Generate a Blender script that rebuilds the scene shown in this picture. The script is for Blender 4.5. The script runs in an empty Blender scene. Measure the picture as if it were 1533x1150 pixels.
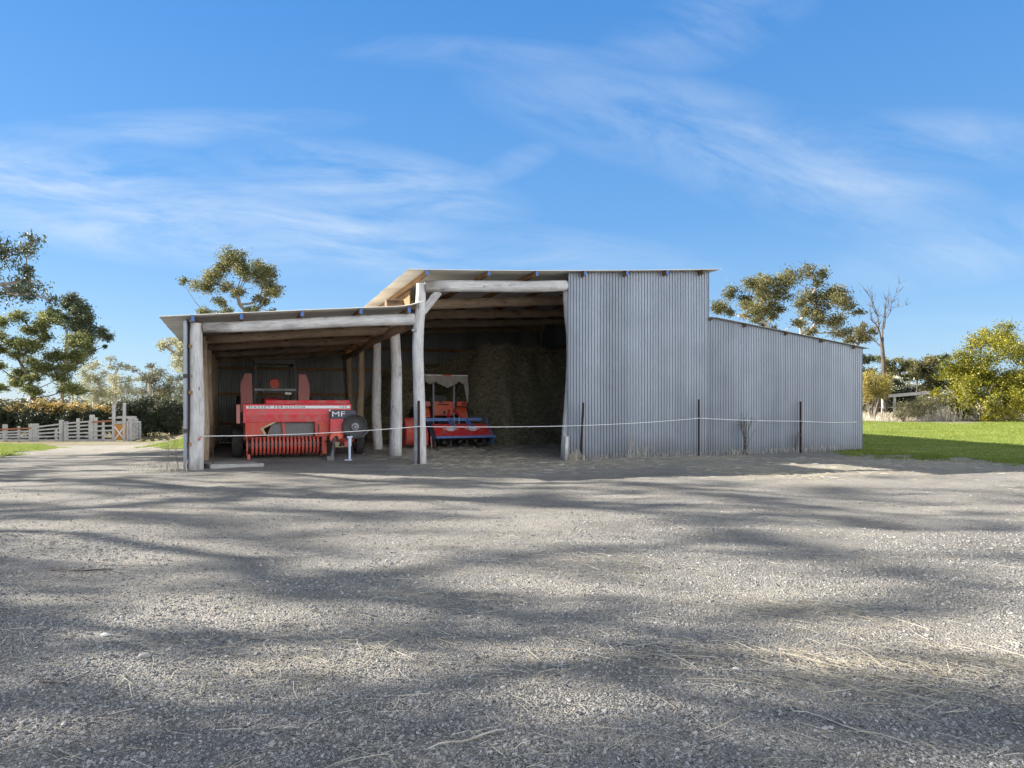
import bpy, math, random
import numpy as np
from mathutils import Vector, Matrix
random.seed(7)
RNG = np.random.default_rng(11)
scn = bpy.context.scene
COL = scn.collection
PI = math.pi

# ------------------------------------------------------------------ camera constants
F = 1050.0; HY = 604.0; CH = 1.25          # focal length in photo px, horizon row, eye height
SUN_EL = math.radians(22); SUN_AZ = math.radians(-80)   # azimuth from +Y, clockwise

def ss(a, b, x):
    t = np.clip((np.asarray(x, float) - a) / (b - a), 0, 1)
    return t * t * (3 - 2 * t)

def vnoise(x, y, seed=0):
    x = np.asarray(x, float); y = np.asarray(y, float)
    xi = np.floor(x).astype(np.int64); yi = np.floor(y).astype(np.int64)
    fx = x - xi; fy = y - yi
    fx = fx * fx * (3 - 2 * fx); fy = fy * fy * (3 - 2 * fy)
    def h(a, b):
        n = (a * 374761393 + b * 668265263 + seed * 982451653) & 0xffffffff
        n = ((n ^ (n >> 13)) * 1274126177) & 0xffffffff
        n = n ^ (n >> 16)
        return (n & 0xffff) / 65535.0
    return (h(xi, yi) * (1 - fx) + h(xi + 1, yi) * fx) * (1 - fy) + (h(xi, yi + 1) * (1 - fx) + h(xi + 1, yi + 1) * fx) * fy

# ------------------------------------------------------------------ shed frame
TH = math.atan2(406, 1050)
R = np.array([math.cos(TH), math.sin(TH)]); D = np.array([-math.sin(TH), math.cos(TH)])
P0 = np.array([-5.868, 13.0])

def uv(u, v):
    return P0 + u * R + v * D

def u_at(px, v=0.0):
    k = (px - 766) / F
    q = P0 + v * D
    return (k * q[1] - q[0]) / (R[0] - k * R[1])

def tz(X, Y):
    X = np.asarray(X, float); Y = np.asarray(Y, float)
    u = (X - P0[0]) * R[0] + (Y - P0[1]) * R[1]
    far = 1 - ss(90, 200, Y)
    zl = -1.12 * ss(13.5, 42, Y) * ss(0.0, 3.5, -u) * far
    zr = 0.42 * ss(19, 35, Y) * ss(16.3, 20, u) * far
    inshed = ss(-0.6, 0.4, u) * (1 - ss(16.0, 17.0, u)) * ss(12.2, 14.5, Y - (X - P0[0]) * 0.386 + 0.0)
    amp = 1 - 0.75 * inshed
    n = (vnoise(X * .45, Y * .45, 3) - .5) * .07 + (vnoise(X * 1.7, Y * 1.7, 5) - .5) * .022 + (vnoise(X * 5.5, Y * 5.5, 6) - .5) * .016 + (np.exp(-((Y - 8.6 - .05 * X) / .22) ** 2) + np.exp(-((Y - 7.0 - .05 * X) / .22) ** 2)) * -.022
    return zl + zr + n * amp * (1 - ss(60, 120, Y))

def tzf(x, y):
    return float(tz(x, y))

def ground(px, py):
    """point of the terrain seen at a photo pixel"""
    kx = (px - 766) / F; kz = (HY - py) / F
    Y = np.geomspace(1.5, 160, 4000)
    d = CH + kz * Y - tz(kx * Y, Y)
    i = np.argmax(d < 0) if (d < 0).any() else len(Y) - 1
    y = Y[i]
    return np.array([kx * y, y, tzf(kx * y, y)])

def at(px, py, Y):
    return np.array([(px - 766) / F * Y, Y, CH + (HY - py) / F * Y])

# ------------------------------------------------------------------ node / material helpers
def new_mat(name):
    m = bpy.data.materials.new(name); m.use_nodes = True
    nt = m.node_tree
    return m, nt, nt.nodes['Principled BSDF']

def N(nt, typ, **kw):
    n = nt.nodes.new(typ)
    for k, v in kw.items():
        if k == 'inp':
            for kk, vv in v.items(): n.inputs[kk].default_value = vv
        else: setattr(n, k, v)
    return n

def ramp(nt, fac, stops, interp='LINEAR'):
    r = nt.nodes.new('ShaderNodeValToRGB'); r.color_ramp.interpolation = interp
    els = r.color_ramp.elements
    while len(els) < len(stops): els.new(0.5)
    for e, (p, c) in zip(els, stops):
        e.position = p
        e.color = (c[0], c[1], c[2], 1) if hasattr(c, '__len__') else (c, c, c, 1)
    nt.links.new(fac, r.inputs[0]); return r.outputs[0]

def mixc(nt, fac, a, b, mode='MIX'):
    m = nt.nodes.new('ShaderNodeMix'); m.data_type = 'RGBA'; m.blend_type = mode
    for s, v in ((m.inputs['Factor'], fac), (m.inputs['A'], a), (m.inputs['B'], b)):
        pass
    ins = [i for i in m.inputs if i.enabled]
    for s, v in zip(ins, (fac, a, b)):
        if isinstance(v, (int, float)): s.default_value = v
        elif isinstance(v, tuple): s.default_value = (*v[:3], 1)
        else: nt.links.new(v, s)
    return [o for o in m.outputs if o.enabled][0]

def math_n(nt, op, a, b=None, clamp=False):
    m = nt.nodes.new('ShaderNodeMath'); m.operation = op; m.use_clamp = clamp
    for s, v in zip(m.inputs, (a, b)):
        if v is None: continue
        if isinstance(v, (int, float)): s.default_value = v
        else: nt.links.new(v, s)
    return m.outputs[0]

def noise(nt, vec, scale, detail=3, rough=.55, dist=0.0, out=0):
    n = nt.nodes.new('ShaderNodeTexNoise')
    n.inputs['Scale'].default_value = scale; n.inputs['Detail'].default_value = detail
    n.inputs['Roughness'].default_value = rough; n.inputs['Distortion'].default_value = dist
    if vec is not None: nt.links.new(vec, n.inputs['Vector'])
    return n.outputs[out]

def mapping(nt, vec, scale=(1, 1, 1), rot=(0, 0, 0), loc=(0, 0, 0)):
    m = nt.nodes.new('ShaderNodeMapping')
    m.inputs['Scale'].default_value = scale; m.inputs['Rotation'].default_value = rot; m.inputs['Location'].default_value = loc
    nt.links.new(vec, m.inputs['Vector']); return m.outputs[0]

def scale_c(nt, col, k):
    v = nt.nodes.new('ShaderNodeVectorMath'); v.operation = 'SCALE'; v.inputs['Scale'].default_value = k
    nt.links.new(col, v.inputs[0]); return v.outputs[0]

def objco(nt):
    return nt.nodes.new('ShaderNodeTexCoord').outputs['Object']

def bump(nt, h, strength, dist, bsdf):
    b = nt.nodes.new('ShaderNodeBump'); b.inputs['Strength'].default_value = strength; b.inputs['Distance'].default_value = dist
    nt.links.new(h, b.inputs['Height']); nt.links.new(b.outputs[0], bsdf.inputs['Normal'])

def paint(name, col, rough=.45, metal=0.0, dirt=(.16, .13, .1), amount=.35, scale=6):
    m, nt, b = new_mat(name)
    c = objco(nt)
    n1 = noise(nt, c, scale, 5, .65); n2 = noise(nt, c, scale * 6, 3, .6)
    f = math_n(nt, 'MULTIPLY', ramp(nt, n1, [(.42, 0), (.72, 1)]), amount)
    f2 = math_n(nt, 'MULTIPLY', ramp(nt, n2, [(.5, 0), (.75, 1)]), amount * .5)
    f = math_n(nt, 'ADD', f, f2, True)
    col2 = mixc(nt, f, tuple(col), tuple(dirt))
    nt.links.new(col2, b.inputs['Base Color'])
    nt.links.new(ramp(nt, n1, [(.3, rough), (.8, min(1, rough + .3))]), b.inputs['Roughness'])
    b.inputs['Metallic'].default_value = metal
    return m

def wood(name, stops, along=.12, rough=.9, foot_stain=False):
    m, nt, b = new_mat(name)
    a = N(nt, 'ShaderNodeAttribute', attribute_name='lc').outputs['Vector']
    oi = nt.nodes.new('ShaderNodeObjectInfo').outputs['Random']
    off = N(nt, 'ShaderNodeCombineXYZ'); nt.links.new(math_n(nt, 'MULTIPLY', oi, 40.0), off.inputs[2])
    add = N(nt, 'ShaderNodeVectorMath', operation='ADD'); nt.links.new(a, add.inputs[0]); nt.links.new(off.outputs[0], add.inputs[1])
    v = add.outputs[0]
    st = mapping(nt, v, (1, 1, along))
    n1 = noise(nt, st, 28, 5, .65, .3); n2 = noise(nt, mapping(nt, v, (1, 1, .5)), 5, 4, .6, .2)
    n3 = noise(nt, mapping(nt, v, (1, 1, .035)), 75, 4, .65)
    s = math_n(nt, 'ADD', math_n(nt, 'MULTIPLY', n1, .55), math_n(nt, 'MULTIPLY', n2, .45))
    c = ramp(nt, s, stops)
    crack = ramp(nt, n3, [(.30, .55), (.46, 1)])
    c = mixc(nt, 1.0, c, crack, 'MULTIPLY')
    sx = N(nt, 'ShaderNodeSeparateXYZ'); nt.links.new(a, sx.inputs[0])
    foot = math_n(nt, 'ADD', sx.outputs[2], math_n(nt, 'MULTIPLY', n2, .9))
    if foot_stain: c = mixc(nt, 1.0, c, ramp(nt, foot, [(.55, (.42, .39, .36)), (1.0, (1, 1, 1))]), 'MULTIPLY')
    vk = N(nt, 'ShaderNodeTexVoronoi', inp={'Scale': 4.2}); nt.links.new(mapping(nt, v, (1.6, 1.6, .55)), vk.inputs['Vector'])
    c = mixc(nt, 1.0, c, ramp(nt, vk.outputs['Distance'], [(.06, (.35, .3, .27)), (.13, (1, 1, 1))]), 'MULTIPLY')
    nt.links.new(c, b.inputs['Base Color']); b.inputs['Roughness'].default_value = rough
    bump(nt, math_n(nt, 'ADD', n1, n3), .8, .02, b)
    return m

def leafmat(name, stops, trans=.42, spec=.35, rough=.5):
    m, nt, b = new_mat(name)
    g = nt.nodes.new('ShaderNodeNewGeometry').outputs['Random Per Island']
    n = noise(nt, objco(nt), .9, 2, .5)
    f = math_n(nt, 'ADD', math_n(nt, 'MULTIPLY', g, .6), math_n(nt, 'MULTIPLY', ramp(nt, n, [(.3, 0), (.7, 1)]), .4))
    c = ramp(nt, f, stops)
    nt.links.new(c, b.inputs['Base Color']); b.inputs['Roughness'].default_value = rough
    b.inputs['Specular IOR Level'].default_value = spec
    t = nt.nodes.new('ShaderNodeBsdfTranslucent'); nt.links.new(c, t.inputs[0])
    mx = nt.nodes.new('ShaderNodeMixShader'); mx.inputs[0].default_value = trans
    nt.links.new(b.outputs[0], mx.inputs[1]); nt.links.new(t.outputs[0], mx.inputs[2])
    nt.links.new(mx.outputs[0], nt.nodes['Material Output'].inputs[0])
    return m

# ------------------------------------------------------------------ mesh helpers
def fast_mesh(name, V, Fc, attrs=None, smooth=False):
    """V (n,3), Fc (m,k) with one k"""
    me = bpy.data.meshes.new(name)
    V = np.ascontiguousarray(V, np.float32); Fc = np.ascontiguousarray(Fc, np.int32)
    me.vertices.add(len(V)); me.vertices.foreach_set('co', V.ravel())
    m, k = Fc.shape
    me.loops.add(m * k); me.loops.foreach_set('vertex_index', Fc.ravel())
    me.polygons.add(m); me.polygons.foreach_set('loop_start', np.arange(0, m * k, k, dtype=np.int32))
    me.polygons.foreach_set('use_smooth', np.full(m, smooth))
    me.update(calc_edges=True)
    for k2, arr in (attrs or {}).items():
        a = me.attributes.new(k2, 'FLOAT', 'POINT'); a.data.foreach_set('value', np.ascontiguousarray(arr, np.float32))
    return me

def link(name, me, mat=None, parent=None, loc=None, kind=None):
    o = bpy.data.objects.new(name, me); COL.objects.link(o)
    if mat is not None:
        for mm in (mat if isinstance(mat, (list, tuple)) else [mat]): me.materials.append(mm)
    if parent: o.parent = parent
    if loc is not None: o.location = tuple(float(q) for q in loc)
    if kind: o['kind'] = kind
    return o

def thing(name, label, cat, loc=(0, 0, 0), rz=0.0, group=None):
    o = bpy.data.objects.new(name, None); COL.objects.link(o)
    o.empty_display_size = .3
    o.location = tuple(float(q) for q in loc); o.rotation_euler = (0, 0, rz)
    return tag(o, label, cat, group)

def tag(o, label, cat, group=None):
    o['label'] = label; o['category'] = cat
    if group: o['group'] = group
    return o

class MB:
    def __init__(s): s.v = []; s.f = []; s.lc = []; s.mi = []; s.cur = 0
    def add(s, verts, faces, lc=None):
        b = len(s.v); s.v += [tuple(float(q) for q in p) for p in verts]
        s.lc += [tuple(float(q) for q in p) for p in (lc if lc is not None else verts)]
        s.f += [tuple(i + b for i in f) for f in faces]; s.mi += [s.cur] * len(faces)
    def box(s, c, size, rot=None, taper=1.0):
        x, y, z = [q / 2 for q in size]
        P = [(-x, -y, -z), (x, -y, -z), (x, y, -z), (-x, y, -z), (-x * taper, -y * taper, z), (x * taper, -y * taper, z), (x * taper, y * taper, z), (-x * taper, y * taper, z)]
        ax = max(range(3), key=lambda i: size[i]); oth = [i for i in range(3) if i != ax]
        L = [(p[oth[0]], p[oth[1]], p[ax]) for p in P]
        if rot is not None: P = [tuple(rot @ Vector(p)) for p in P]
        P = [(p[0] + c[0], p[1] + c[1], p[2] + c[2]) for p in P]
        s.add(P, [(0, 3, 2, 1), (4, 5, 6, 7), (0, 1, 5, 4), (1, 2, 6, 5), (2, 3, 7, 6), (3, 0, 4, 7)], L)
    def bar(s, a, b, w, h, up=(0, 0, 1)):
        a = Vector(a); b = Vector(b); d = b - a; L = d.length; d.normalize()
        up = Vector(up)
        if abs(d.dot(up)) > .98: up = Vector((1, 0, 0))
        x = d.cross(up).normalized(); y = x.cross(d)
        rot = Matrix((x, d, y)).transposed()
        s.box((a + b) / 2, (w, L, h), rot)
    def tube(s, pts, rad, seg=10, cap=True, wob=0.0, seed=0):
        pts = [Vector([float(q) for q in p]) for p in pts]; n = len(pts)
        if isinstance(rad, (int, float)): rad = [rad] * n
        V = []; L = []; Fc = []; t0 = (pts[1] - pts[0]).normalized()
        x = t0.cross(Vector((0, 0, 1)))
        if x.length < .05: x = t0.cross(Vector((1, 0, 0)))
        x.normalize(); dist = 0
        for i in range(n):
            t = (pts[min(i + 1, n - 1)] - pts[max(i - 1, 0)])
            if t.length < 1e-9: t = t0
            t.normalize(); x = (x - t * x.dot(t))
            x.normalize(); y = t.cross(x)
            if i: dist += (pts[i] - pts[i - 1]).length
            for j in range(seg):
                a = 2 * PI * j / seg
                r = rad[i]
                if wob: r *= 1 + wob * (math.sin(a * 2 + seed + i * .35) * .5 + math.sin(a * 3 + seed * 2.3 - i * .5) * .5 + random.uniform(-.4, .4))
                V.append(pts[i] + x * math.cos(a) * r + y * math.sin(a) * r)
                L.append((math.cos(a) * rad[i], math.sin(a) * rad[i], dist))
        for i in range(n - 1):
            for j in range(seg):
                k = (j + 1) % seg
                Fc.append((i * seg + j, i * seg + k, (i + 1) * seg + k, (i + 1) * seg + j))
        if cap:
            Fc.append(tuple(reversed(range(seg)))); Fc.append(tuple((n - 1) * seg + j for j in range(seg)))
        s.add(V, Fc, L)
    def lathe(s, prof, c, axis='x', seg=28):
        """prof: (radius, along) closed loop not required"""
        V = []; Fc = []; n = len(prof)
        for j in range(seg):
            a = 2 * PI * j / seg
            for r, t in prof:
                p = (t, r * math.cos(a), r * math.sin(a)) if axis == 'x' else ((r * math.cos(a), t, r * math.sin(a)) if axis == 'y' else (r * math.cos(a), r * math.sin(a), t))
                V.append((p[0] + c[0], p[1] + c[1], p[2] + c[2]))
        for j in range(seg):
            k = (j + 1) % seg
            for i in range(n - 1):
                Fc.append((j * n + i, k * n + i, k * n + i + 1, j * n + i + 1))
        s.add(V, Fc)
    def prism(s, poly, axis, a, b):
        """extrude 2D poly; axis 'x': poly=(y,z); 'y': poly=(x,z); 'z': poly=(x,y)"""
        def P(p, t): return (t, p[0], p[1]) if axis == 'x' else ((p[0], t, p[1]) if axis == 'y' else (p[0], p[1], t))
        n = len(poly); V = [P(p, a) for p in poly] + [P(p, b) for p in poly]
        Fc = [tuple(reversed(range(n))), tuple(range(n, 2 * n))] + [(i, (i + 1) % n, n + (i + 1) % n, n + i) for i in range(n)]
        s.add(V, Fc)
    def sheet(s, G):
        """G[i][j] grid of points"""
        h = len(G); w = len(G[0])
        s.add([p for r in G for p in r], [(i * w + j, i * w + j + 1, (i + 1) * w + j + 1, (i + 1) * w + j) for i in range(h - 1) for j in range(w - 1)])
    def build(s, name, mat, parent=None, smooth=False, bevel=0.0, kind=None, loc=None, fixn=True):
        me = bpy.data.meshes.new(name); me.from_pydata(s.v, [], s.f); me.update()
        a = me.attributes.new('lc', 'FLOAT_VECTOR', 'POINT'); a.data.foreach_set('vector', np.array(s.lc, np.float32).ravel())
        if fixn:
            import bmesh
            bm = bmesh.new(); bm.from_mesh(me); bmesh.ops.recalc_face_normals(bm, faces=bm.faces); bm.to_mesh(me); bm.free()
        if isinstance(mat, (list, tuple)): me.polygons.foreach_set('material_index', s.mi)
        if smooth:
            me.polygons.foreach_set('use_smooth', [True] * len(me.polygons))
            me.set_sharp_from_angle(angle=math.radians(42))
        o = link(name, me, mat, parent, loc, kind)
        if bevel:
            bv = o.modifiers.new('b', 'BEVEL'); bv.width = bevel; bv.segments = 2; bv.limit_method = 'ANGLE'
        return o

def copy_tree(o, parent=None):
    c = o.copy(); COL.objects.link(c)
    if parent: c.parent = parent
    for ch in list(o.children): copy_tree(ch, c)
    return c

def wobbly(a, b, n, amp, seed):
    rr = random.Random(seed); a = Vector(a); b = Vector(b)
    d = (b - a); x = d.cross(Vector((.3, .2, 1))).normalized(); y = d.cross(x).normalized()
    ph = [rr.uniform(0, 6) for _ in range(4)]
    out = []
    for i in range(n):
        t = i / (n - 1); e = math.sin(PI * t) ** .5 if 0 < t < 1 else 0
        out.append(a + d * t + x * amp * e * math.sin(ph[0] + 4 * t) + y * amp * e * math.sin(ph[1] + 5 * t) + x * amp * .25 * math.sin(ph[2] + 17 * t))
    return out

def text_mesh(body, width, height, depth=.004, bold=0.0, space=1.0):
    cu = bpy.data.curves.new('lettering', 'FONT'); cu.body = body; cu.extrude = depth; cu.offset = bold
    cu.align_x = 'LEFT'; cu.align_y = 'BOTTOM_BASELINE'; cu.resolution_u = 3; cu.space_character = space
    ob = bpy.data.objects.new('lettering_tmp', cu); COL.objects.link(ob)
    bpy.context.view_layer.update()
    dg = bpy.context.evaluated_depsgraph_get()
    me = bpy.data.meshes.new_from_object(ob.evaluated_get(dg))
    bpy.data.objects.remove(ob); bpy.data.curves.remove(cu)
    co = np.empty(len(me.vertices) * 3, np.float32); me.vertices.foreach_get('co', co); co = co.reshape(-1, 3)
    mn = co.min(0); mx = co.max(0)
    x = (co[:, 0] - mn[0]) / (mx[0] - mn[0]) * width; z = (co[:, 1] - mn[1]) / (mx[1] - mn[1]) * height
    co = np.stack([x, -co[:, 2], z], 1).astype(np.float32)
    me.vertices.foreach_set('co', co.ravel()); me.update(); me.name = 'lettering'
    return me

# ------------------------------------------------------------------ materials
def gravel_mat():
    m, nt, b = new_mat('gravel')
    c = objco(nt)
    dc = mixc(nt, .12, c, noise(nt, c, 30, 2, .5, out=1))
    v1 = N(nt, 'ShaderNodeTexVoronoi', inp={'Scale': 90.0, 'Randomness': 1.0}); nt.links.new(c, v1.inputs['Vector'])
    v2 = N(nt, 'ShaderNodeTexVoronoi', inp={'Scale': 190.0}); nt.links.new(c, v2.inputs['Vector'])
    sep = N(nt, 'ShaderNodeSeparateColor'); nt.links.new(v1.outputs['Color'], sep.inputs[0])
    sep2 = N(nt, 'ShaderNodeSeparateColor'); nt.links.new(v2.outputs['Color'], sep2.inputs[0])
    peb = ramp(nt, sep.outputs[0], [(0, (0.180, 0.180, 0.188)), (.5, (0.352, 0.352, 0.352)), (.85, (0.495, 0.488, 0.473)), (1, (0.780, 0.765, 0.735))])
    peb2 = ramp(nt, sep2.outputs[1], [(0, (0.225, 0.225, 0.232)), (.6, (0.405, 0.398, 0.390)), (1, (0.660, 0.645, 0.615))])
    big = noise(nt, c, .55, 4, .6); mid = noise(nt, c, 2.6, 4, .62); fine = noise(nt, c, 14, 3, .6)
    pm = ramp(nt, mid, [(.42, 0), (.6, 1)])
    col = mixc(nt, pm, peb, peb2)
    dust = ramp(nt, math_n(nt, 'ADD', math_n(nt, 'MULTIPLY', big, .75), math_n(nt, 'MULTIPLY', fine, .25)), [(.40, 0), (.62, .5)])
    dirt = ramp(nt, noise(nt, mapping(nt, c, (1, 1.6, 1), (0, 0, .2), (5, 3, 0)), .9, 5, .65), [(.46, 0), (.62, .6)])
    col = mixc(nt, dirt, col, (.24, .23, .215))
    col = mixc(nt, dust, col, (.50, .475, .43))
    # straw dust and dry pasture, painted as real ground cover
    st = N(nt, 'ShaderNodeAttribute', attribute_name='straw').outputs['Fac']
    sm = math_n(nt, 'MULTIPLY', st, ramp(nt, math_n(nt, 'ADD', math_n(nt, 'MULTIPLY', mid, .5), math_n(nt, 'MULTIPLY', fine, .5)), [(.33, .15), (.62, 1)]), True)
    strawc = ramp(nt, noise(nt, mapping(nt, c, (1, 3, 1), (0, 0, .3)), 45, 3, .6), [(.3, (.40, .375, .315)), (.7, (.74, .70, .60))])
    col = mixc(nt, sm, col, strawc)
    col = mixc(nt, 1.0, col, (.965, .95, .925), 'MULTIPLY')
    dr = N(nt, 'ShaderNodeAttribute', attribute_name='dry').outputs['Fac']
    dryc = ramp(nt, noise(nt, c, 3.0, 5, .65), [(.3, (.17, .16, .085)), (.6, (.3, .255, .14)), (.8, (.4, .34, .2))])
    col = mixc(nt, dr, col, dryc)
    nt.links.new(col, b.inputs['Base Color']); b.inputs['Roughness'].default_value = .95
    b.inputs['Specular IOR Level'].default_value = .2
    h = math_n(nt, 'ADD', math_n(nt, 'MULTIPLY', v1.outputs['Distance'], -.9), math_n(nt, 'MULTIPLY', v2.outputs['Distance'], -.35))
    h = math_n(nt, 'ADD', h, math_n(nt, 'MULTIPLY', fine, 1.2))
    bump(nt, h, 1.0, .03, b)
    return m

def island_mat(name, stops, rough=.9, spec=.2):
    m, nt, b = new_mat(name)
    g = nt.nodes.new('ShaderNodeNewGeometry').outputs['Random Per Island']
    nt.links.new(ramp(nt, g, stops), b.inputs['Base Color']); b.inputs['Roughness'].default_value = rough
    b.inputs['Specular IOR Level'].default_value = spec
    return m

def zinc_mat(name, lo, hi, metal=.7, rough=.45):
    m, nt, b = new_mat(name)
    c = objco(nt)
    st = noise(nt, mapping(nt, c, (1, 1, .05)), 2.2, 3, .5); bl = noise(nt, c, 1.3, 4, .6); fn = noise(nt, c, 40, 2, .5)
    s = math_n(nt, 'ADD', math_n(nt, 'ADD', math_n(nt, 'MULTIPLY', st, .5), math_n(nt, 'MULTIPLY', bl, .35)), math_n(nt, 'MULTIPLY', fn, .15))
    col = ramp(nt, s, [(.3, lo), (.68, hi)])
    sh = N(nt, 'ShaderNodeAttribute', attribute_name='sheet').outputs['Fac']
    col = mixc(nt, 1.0, col, ramp(nt, sh, [(0, .84), (1, 1.0)]), 'MULTIPLY')
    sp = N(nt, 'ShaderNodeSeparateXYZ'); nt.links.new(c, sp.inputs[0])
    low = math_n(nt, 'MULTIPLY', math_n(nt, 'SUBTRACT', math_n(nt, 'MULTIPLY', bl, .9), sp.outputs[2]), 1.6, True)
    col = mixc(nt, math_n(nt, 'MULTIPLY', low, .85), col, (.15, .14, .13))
    nt.links.new(col, b.inputs['Base Color']); b.inputs['Metallic'].default_value = metal
    nt.links.new(ramp(nt, s, [(.3, rough + .14), (.7, rough)]), b.inputs['Roughness'])
    return m

MT = {}
MT['gravel'] = gravel_mat()
MT['stone'] = island_mat('gravel_stones', [(0, (.11, .11, .115)), (.4, (.26, .257, .252)), (.88, (.38, .375, .362)), (1, (.48, .473, .46))])
MT['straw'] = island_mat('straw', [(0, (.38, .33, .24)), (.5, (.6, .53, .41)), (1, (.8, .75, .64))], .7, .3)
MT['hay'] = island_mat('hay_strands', [(0, (.12, .1, .06)), (.5, (.34, .3, .19)), (1, (.6, .54, .37))])
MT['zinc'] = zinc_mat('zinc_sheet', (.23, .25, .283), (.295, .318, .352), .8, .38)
MT['zinc_in'] = zinc_mat('zinc_sheet_old', (.22, .23, .22), (.36, .37, .36), .45, .6)
MT['roofz'] = zinc_mat('roof_sheet', (.56, .55, .51), (.74, .72, .66), .15, .55)
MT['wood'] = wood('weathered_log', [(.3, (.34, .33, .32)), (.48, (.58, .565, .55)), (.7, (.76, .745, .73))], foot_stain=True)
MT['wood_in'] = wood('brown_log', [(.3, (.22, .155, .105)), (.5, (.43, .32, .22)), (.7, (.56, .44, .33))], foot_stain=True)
MT['purlin'] = wood('purlin_timber', [(.3, (.12, .075, .04)), (.5, (.28, .16, .075)), (.7, (.42, .26, .13))])
MT['timber'] = wood('pale_yard_timber', [(.3, (.28, .265, .25)), (.5, (.47, .45, .435)), (.7, (.66, .645, .63))])
MT['rustwood'] = wood('rusty_rail', [(.3, (.2, .07, .03)), (.5, (.36, .15, .07)), (.7, (.45, .25, .15))])
MT['bluep'] = paint('blue_end_paint', (.05, .15, .42), .5, amount=.2)
MT['red'] = paint('red_paint', (.66, .022, .04), .38, dirt=(.34, .27, .23), amount=.55)
MT['redrust'] = paint('faded_red_paint', (.58, .06, .035), .55, dirt=(.34, .27, .23), amount=.55)
MT['pink'] = paint('pale_red_paint', (.50, .17, .16), .6, dirt=(.34, .27, .23), amount=.55)
MT['hoodred'] = paint('hood_red', (.72, .014, .022), .35, dirt=(.34, .27, .23), amount=.55)
MT['orange'] = paint('orange_paint', (.72, .085, .02), .4, dirt=(.34, .27, .23), amount=.55)
MT['blue'] = paint('implement_blue', (.05, .18, .52), .4, dirt=(.34, .27, .23), amount=.55)
MT['darkblue'] = paint('dark_blue_steel', (.02, .03, .06), .5, amount=.3)
MT['white'] = paint('white_paint', (.78, .78, .76), .5, amount=.15)
MT['stripe'] = paint('white_stripe', (.82, .82, .84), .5, amount=.08)
MT['black'] = paint('black_paint', (.02, .021, .024), .45, amount=.3)
MT['letter'] = paint('black_lettering', (.015, .015, .02), .5, amount=.05)
MT['navy'] = paint('dark_panel', (.045, .055, .085), .45, amount=.25)
MT['steel'] = paint('grey_steel', (.22, .23, .25), .45, .5, amount=.4)
MT['darksteel'] = paint('dark_steel', (.05, .05, .052), .5, .4, (.12, .07, .04), amount=.4)
MT['rust'] = paint('rusty_picket', (.06, .035, .028), .8, .2, (.1, .05, .03), amount=.5, scale=14)
MT['rubber'] = paint('tyre_rubber', (.028, .028, .03), .8, 0, (.12, .11, .1), amount=.4)
MT['rim'] = paint('wheel_rim', (.5, .46, .4), .5, .2, amount=.5)
MT['jack'] = paint('jack_pale_blue', (.62, .72, .84), .4, amount=.15)
MT['canvas'] = paint('cream_canvas', (.34, .32, .27), .9, amount=.35)
MT['grime'] = paint('grey_inner_panel', (.15, .15, .155), .6, amount=.4)
MT['yellow'] = paint('yellow_paint', (.48, .42, .24), .5, amount=.5)
MT['yardorange'] = paint('orange_gate_sheet', (.55, .24, .04), .7, amount=.45)
MT['tail'] = paint('tail_light_red', (.3, .01, .012), .2, amount=.1)
MT['tape'] = paint('white_tape', (.85, .85, .83), .6, amount=.05)
MT['concrete'] = paint('concrete', (.38, .37, .35), .9, amount=.4)
MT['strawdust'] = paint('pale_litter', (.42, .33, .22), .95, 0, (.2, .14, .08), amount=.6, scale=4)

# ------------------------------------------------------------------ ground sheet
def axis(fine0, fine1, step, lo, hi):
    a = list(np.arange(fine0, fine1 + 1e-6, step)); s = step
    while a[-1] < hi: s *= 1.12; a.append(a[-1] + s)
    s = step; b = [fine0]
    while b[-1] > lo: s *= 1.12; b.append(b[-1] - s)
    return np.array(b[:0:-1] + a)

def dist_seg(X, Y, a, b):
    a = np.array(a[:2]); b = np.array(b[:2]); d = b - a
    t = np.clip(((X - a[0]) * d[0] + (Y - a[1]) * d[1]) / (d @ d), 0, 1)
    return np.hypot(X - a[0] - t * d[0], Y - a[1] - t * d[1])

def straw_mask(X, Y):
    u = (X - P0[0]) * R[0] + (Y - P0[1]) * R[1]; v = (X - P0[0]) * D[0] + (Y - P0[1]) * D[1]
    m = np.zeros_like(X)
    m = np.maximum(m, .95 * ss(3.2, 5.2, u) * (1 - ss(11, 13, u)) * ss(-3.6, -1.2, v) * (1 - ss(9, 10, v)))
    m = np.maximum(m, .8 * ss(7.5, 10, u) * ss(-6.2, -4.5, v) * (1 - ss(-2.6, -1.0, v)))
    m = np.maximum(m, .75 * ss(15, 17, u) * ss(-3, -1, v) * (1 - ss(2.0, 4.0, v)))
    p = ground(1180, 915); m = np.maximum(m, .6 * (1 - ss(.15, .75, dist_seg(X, Y, p, ground(1240, 930)))))
    m = np.maximum(m, .4 * (1 - ss(.15, .7, dist_seg(X, Y, ground(1290, 985), ground(1533, 1000)))))
    m = np.maximum(m, .35 * (1 - ss(.1, .5, dist_seg(X, Y, ground(1330, 1010), ground(1420, 1050)))))
    m = np.maximum(m, .2 * (1 - ss(.1, .6, dist_seg(X, Y, ground(440, 1000), ground(560, 960)))))
    # left drive: pale straw coloured
    m = np.maximum(m, .6 * ss(.2, 1.4, -u) * ss(15.5, 19, Y))
    n = vnoise(X * 1.3, Y * 2.2, 21) * .6 + vnoise(X * 4, Y * 6, 22) * .4
    return m * (.45 + .9 * n)

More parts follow.
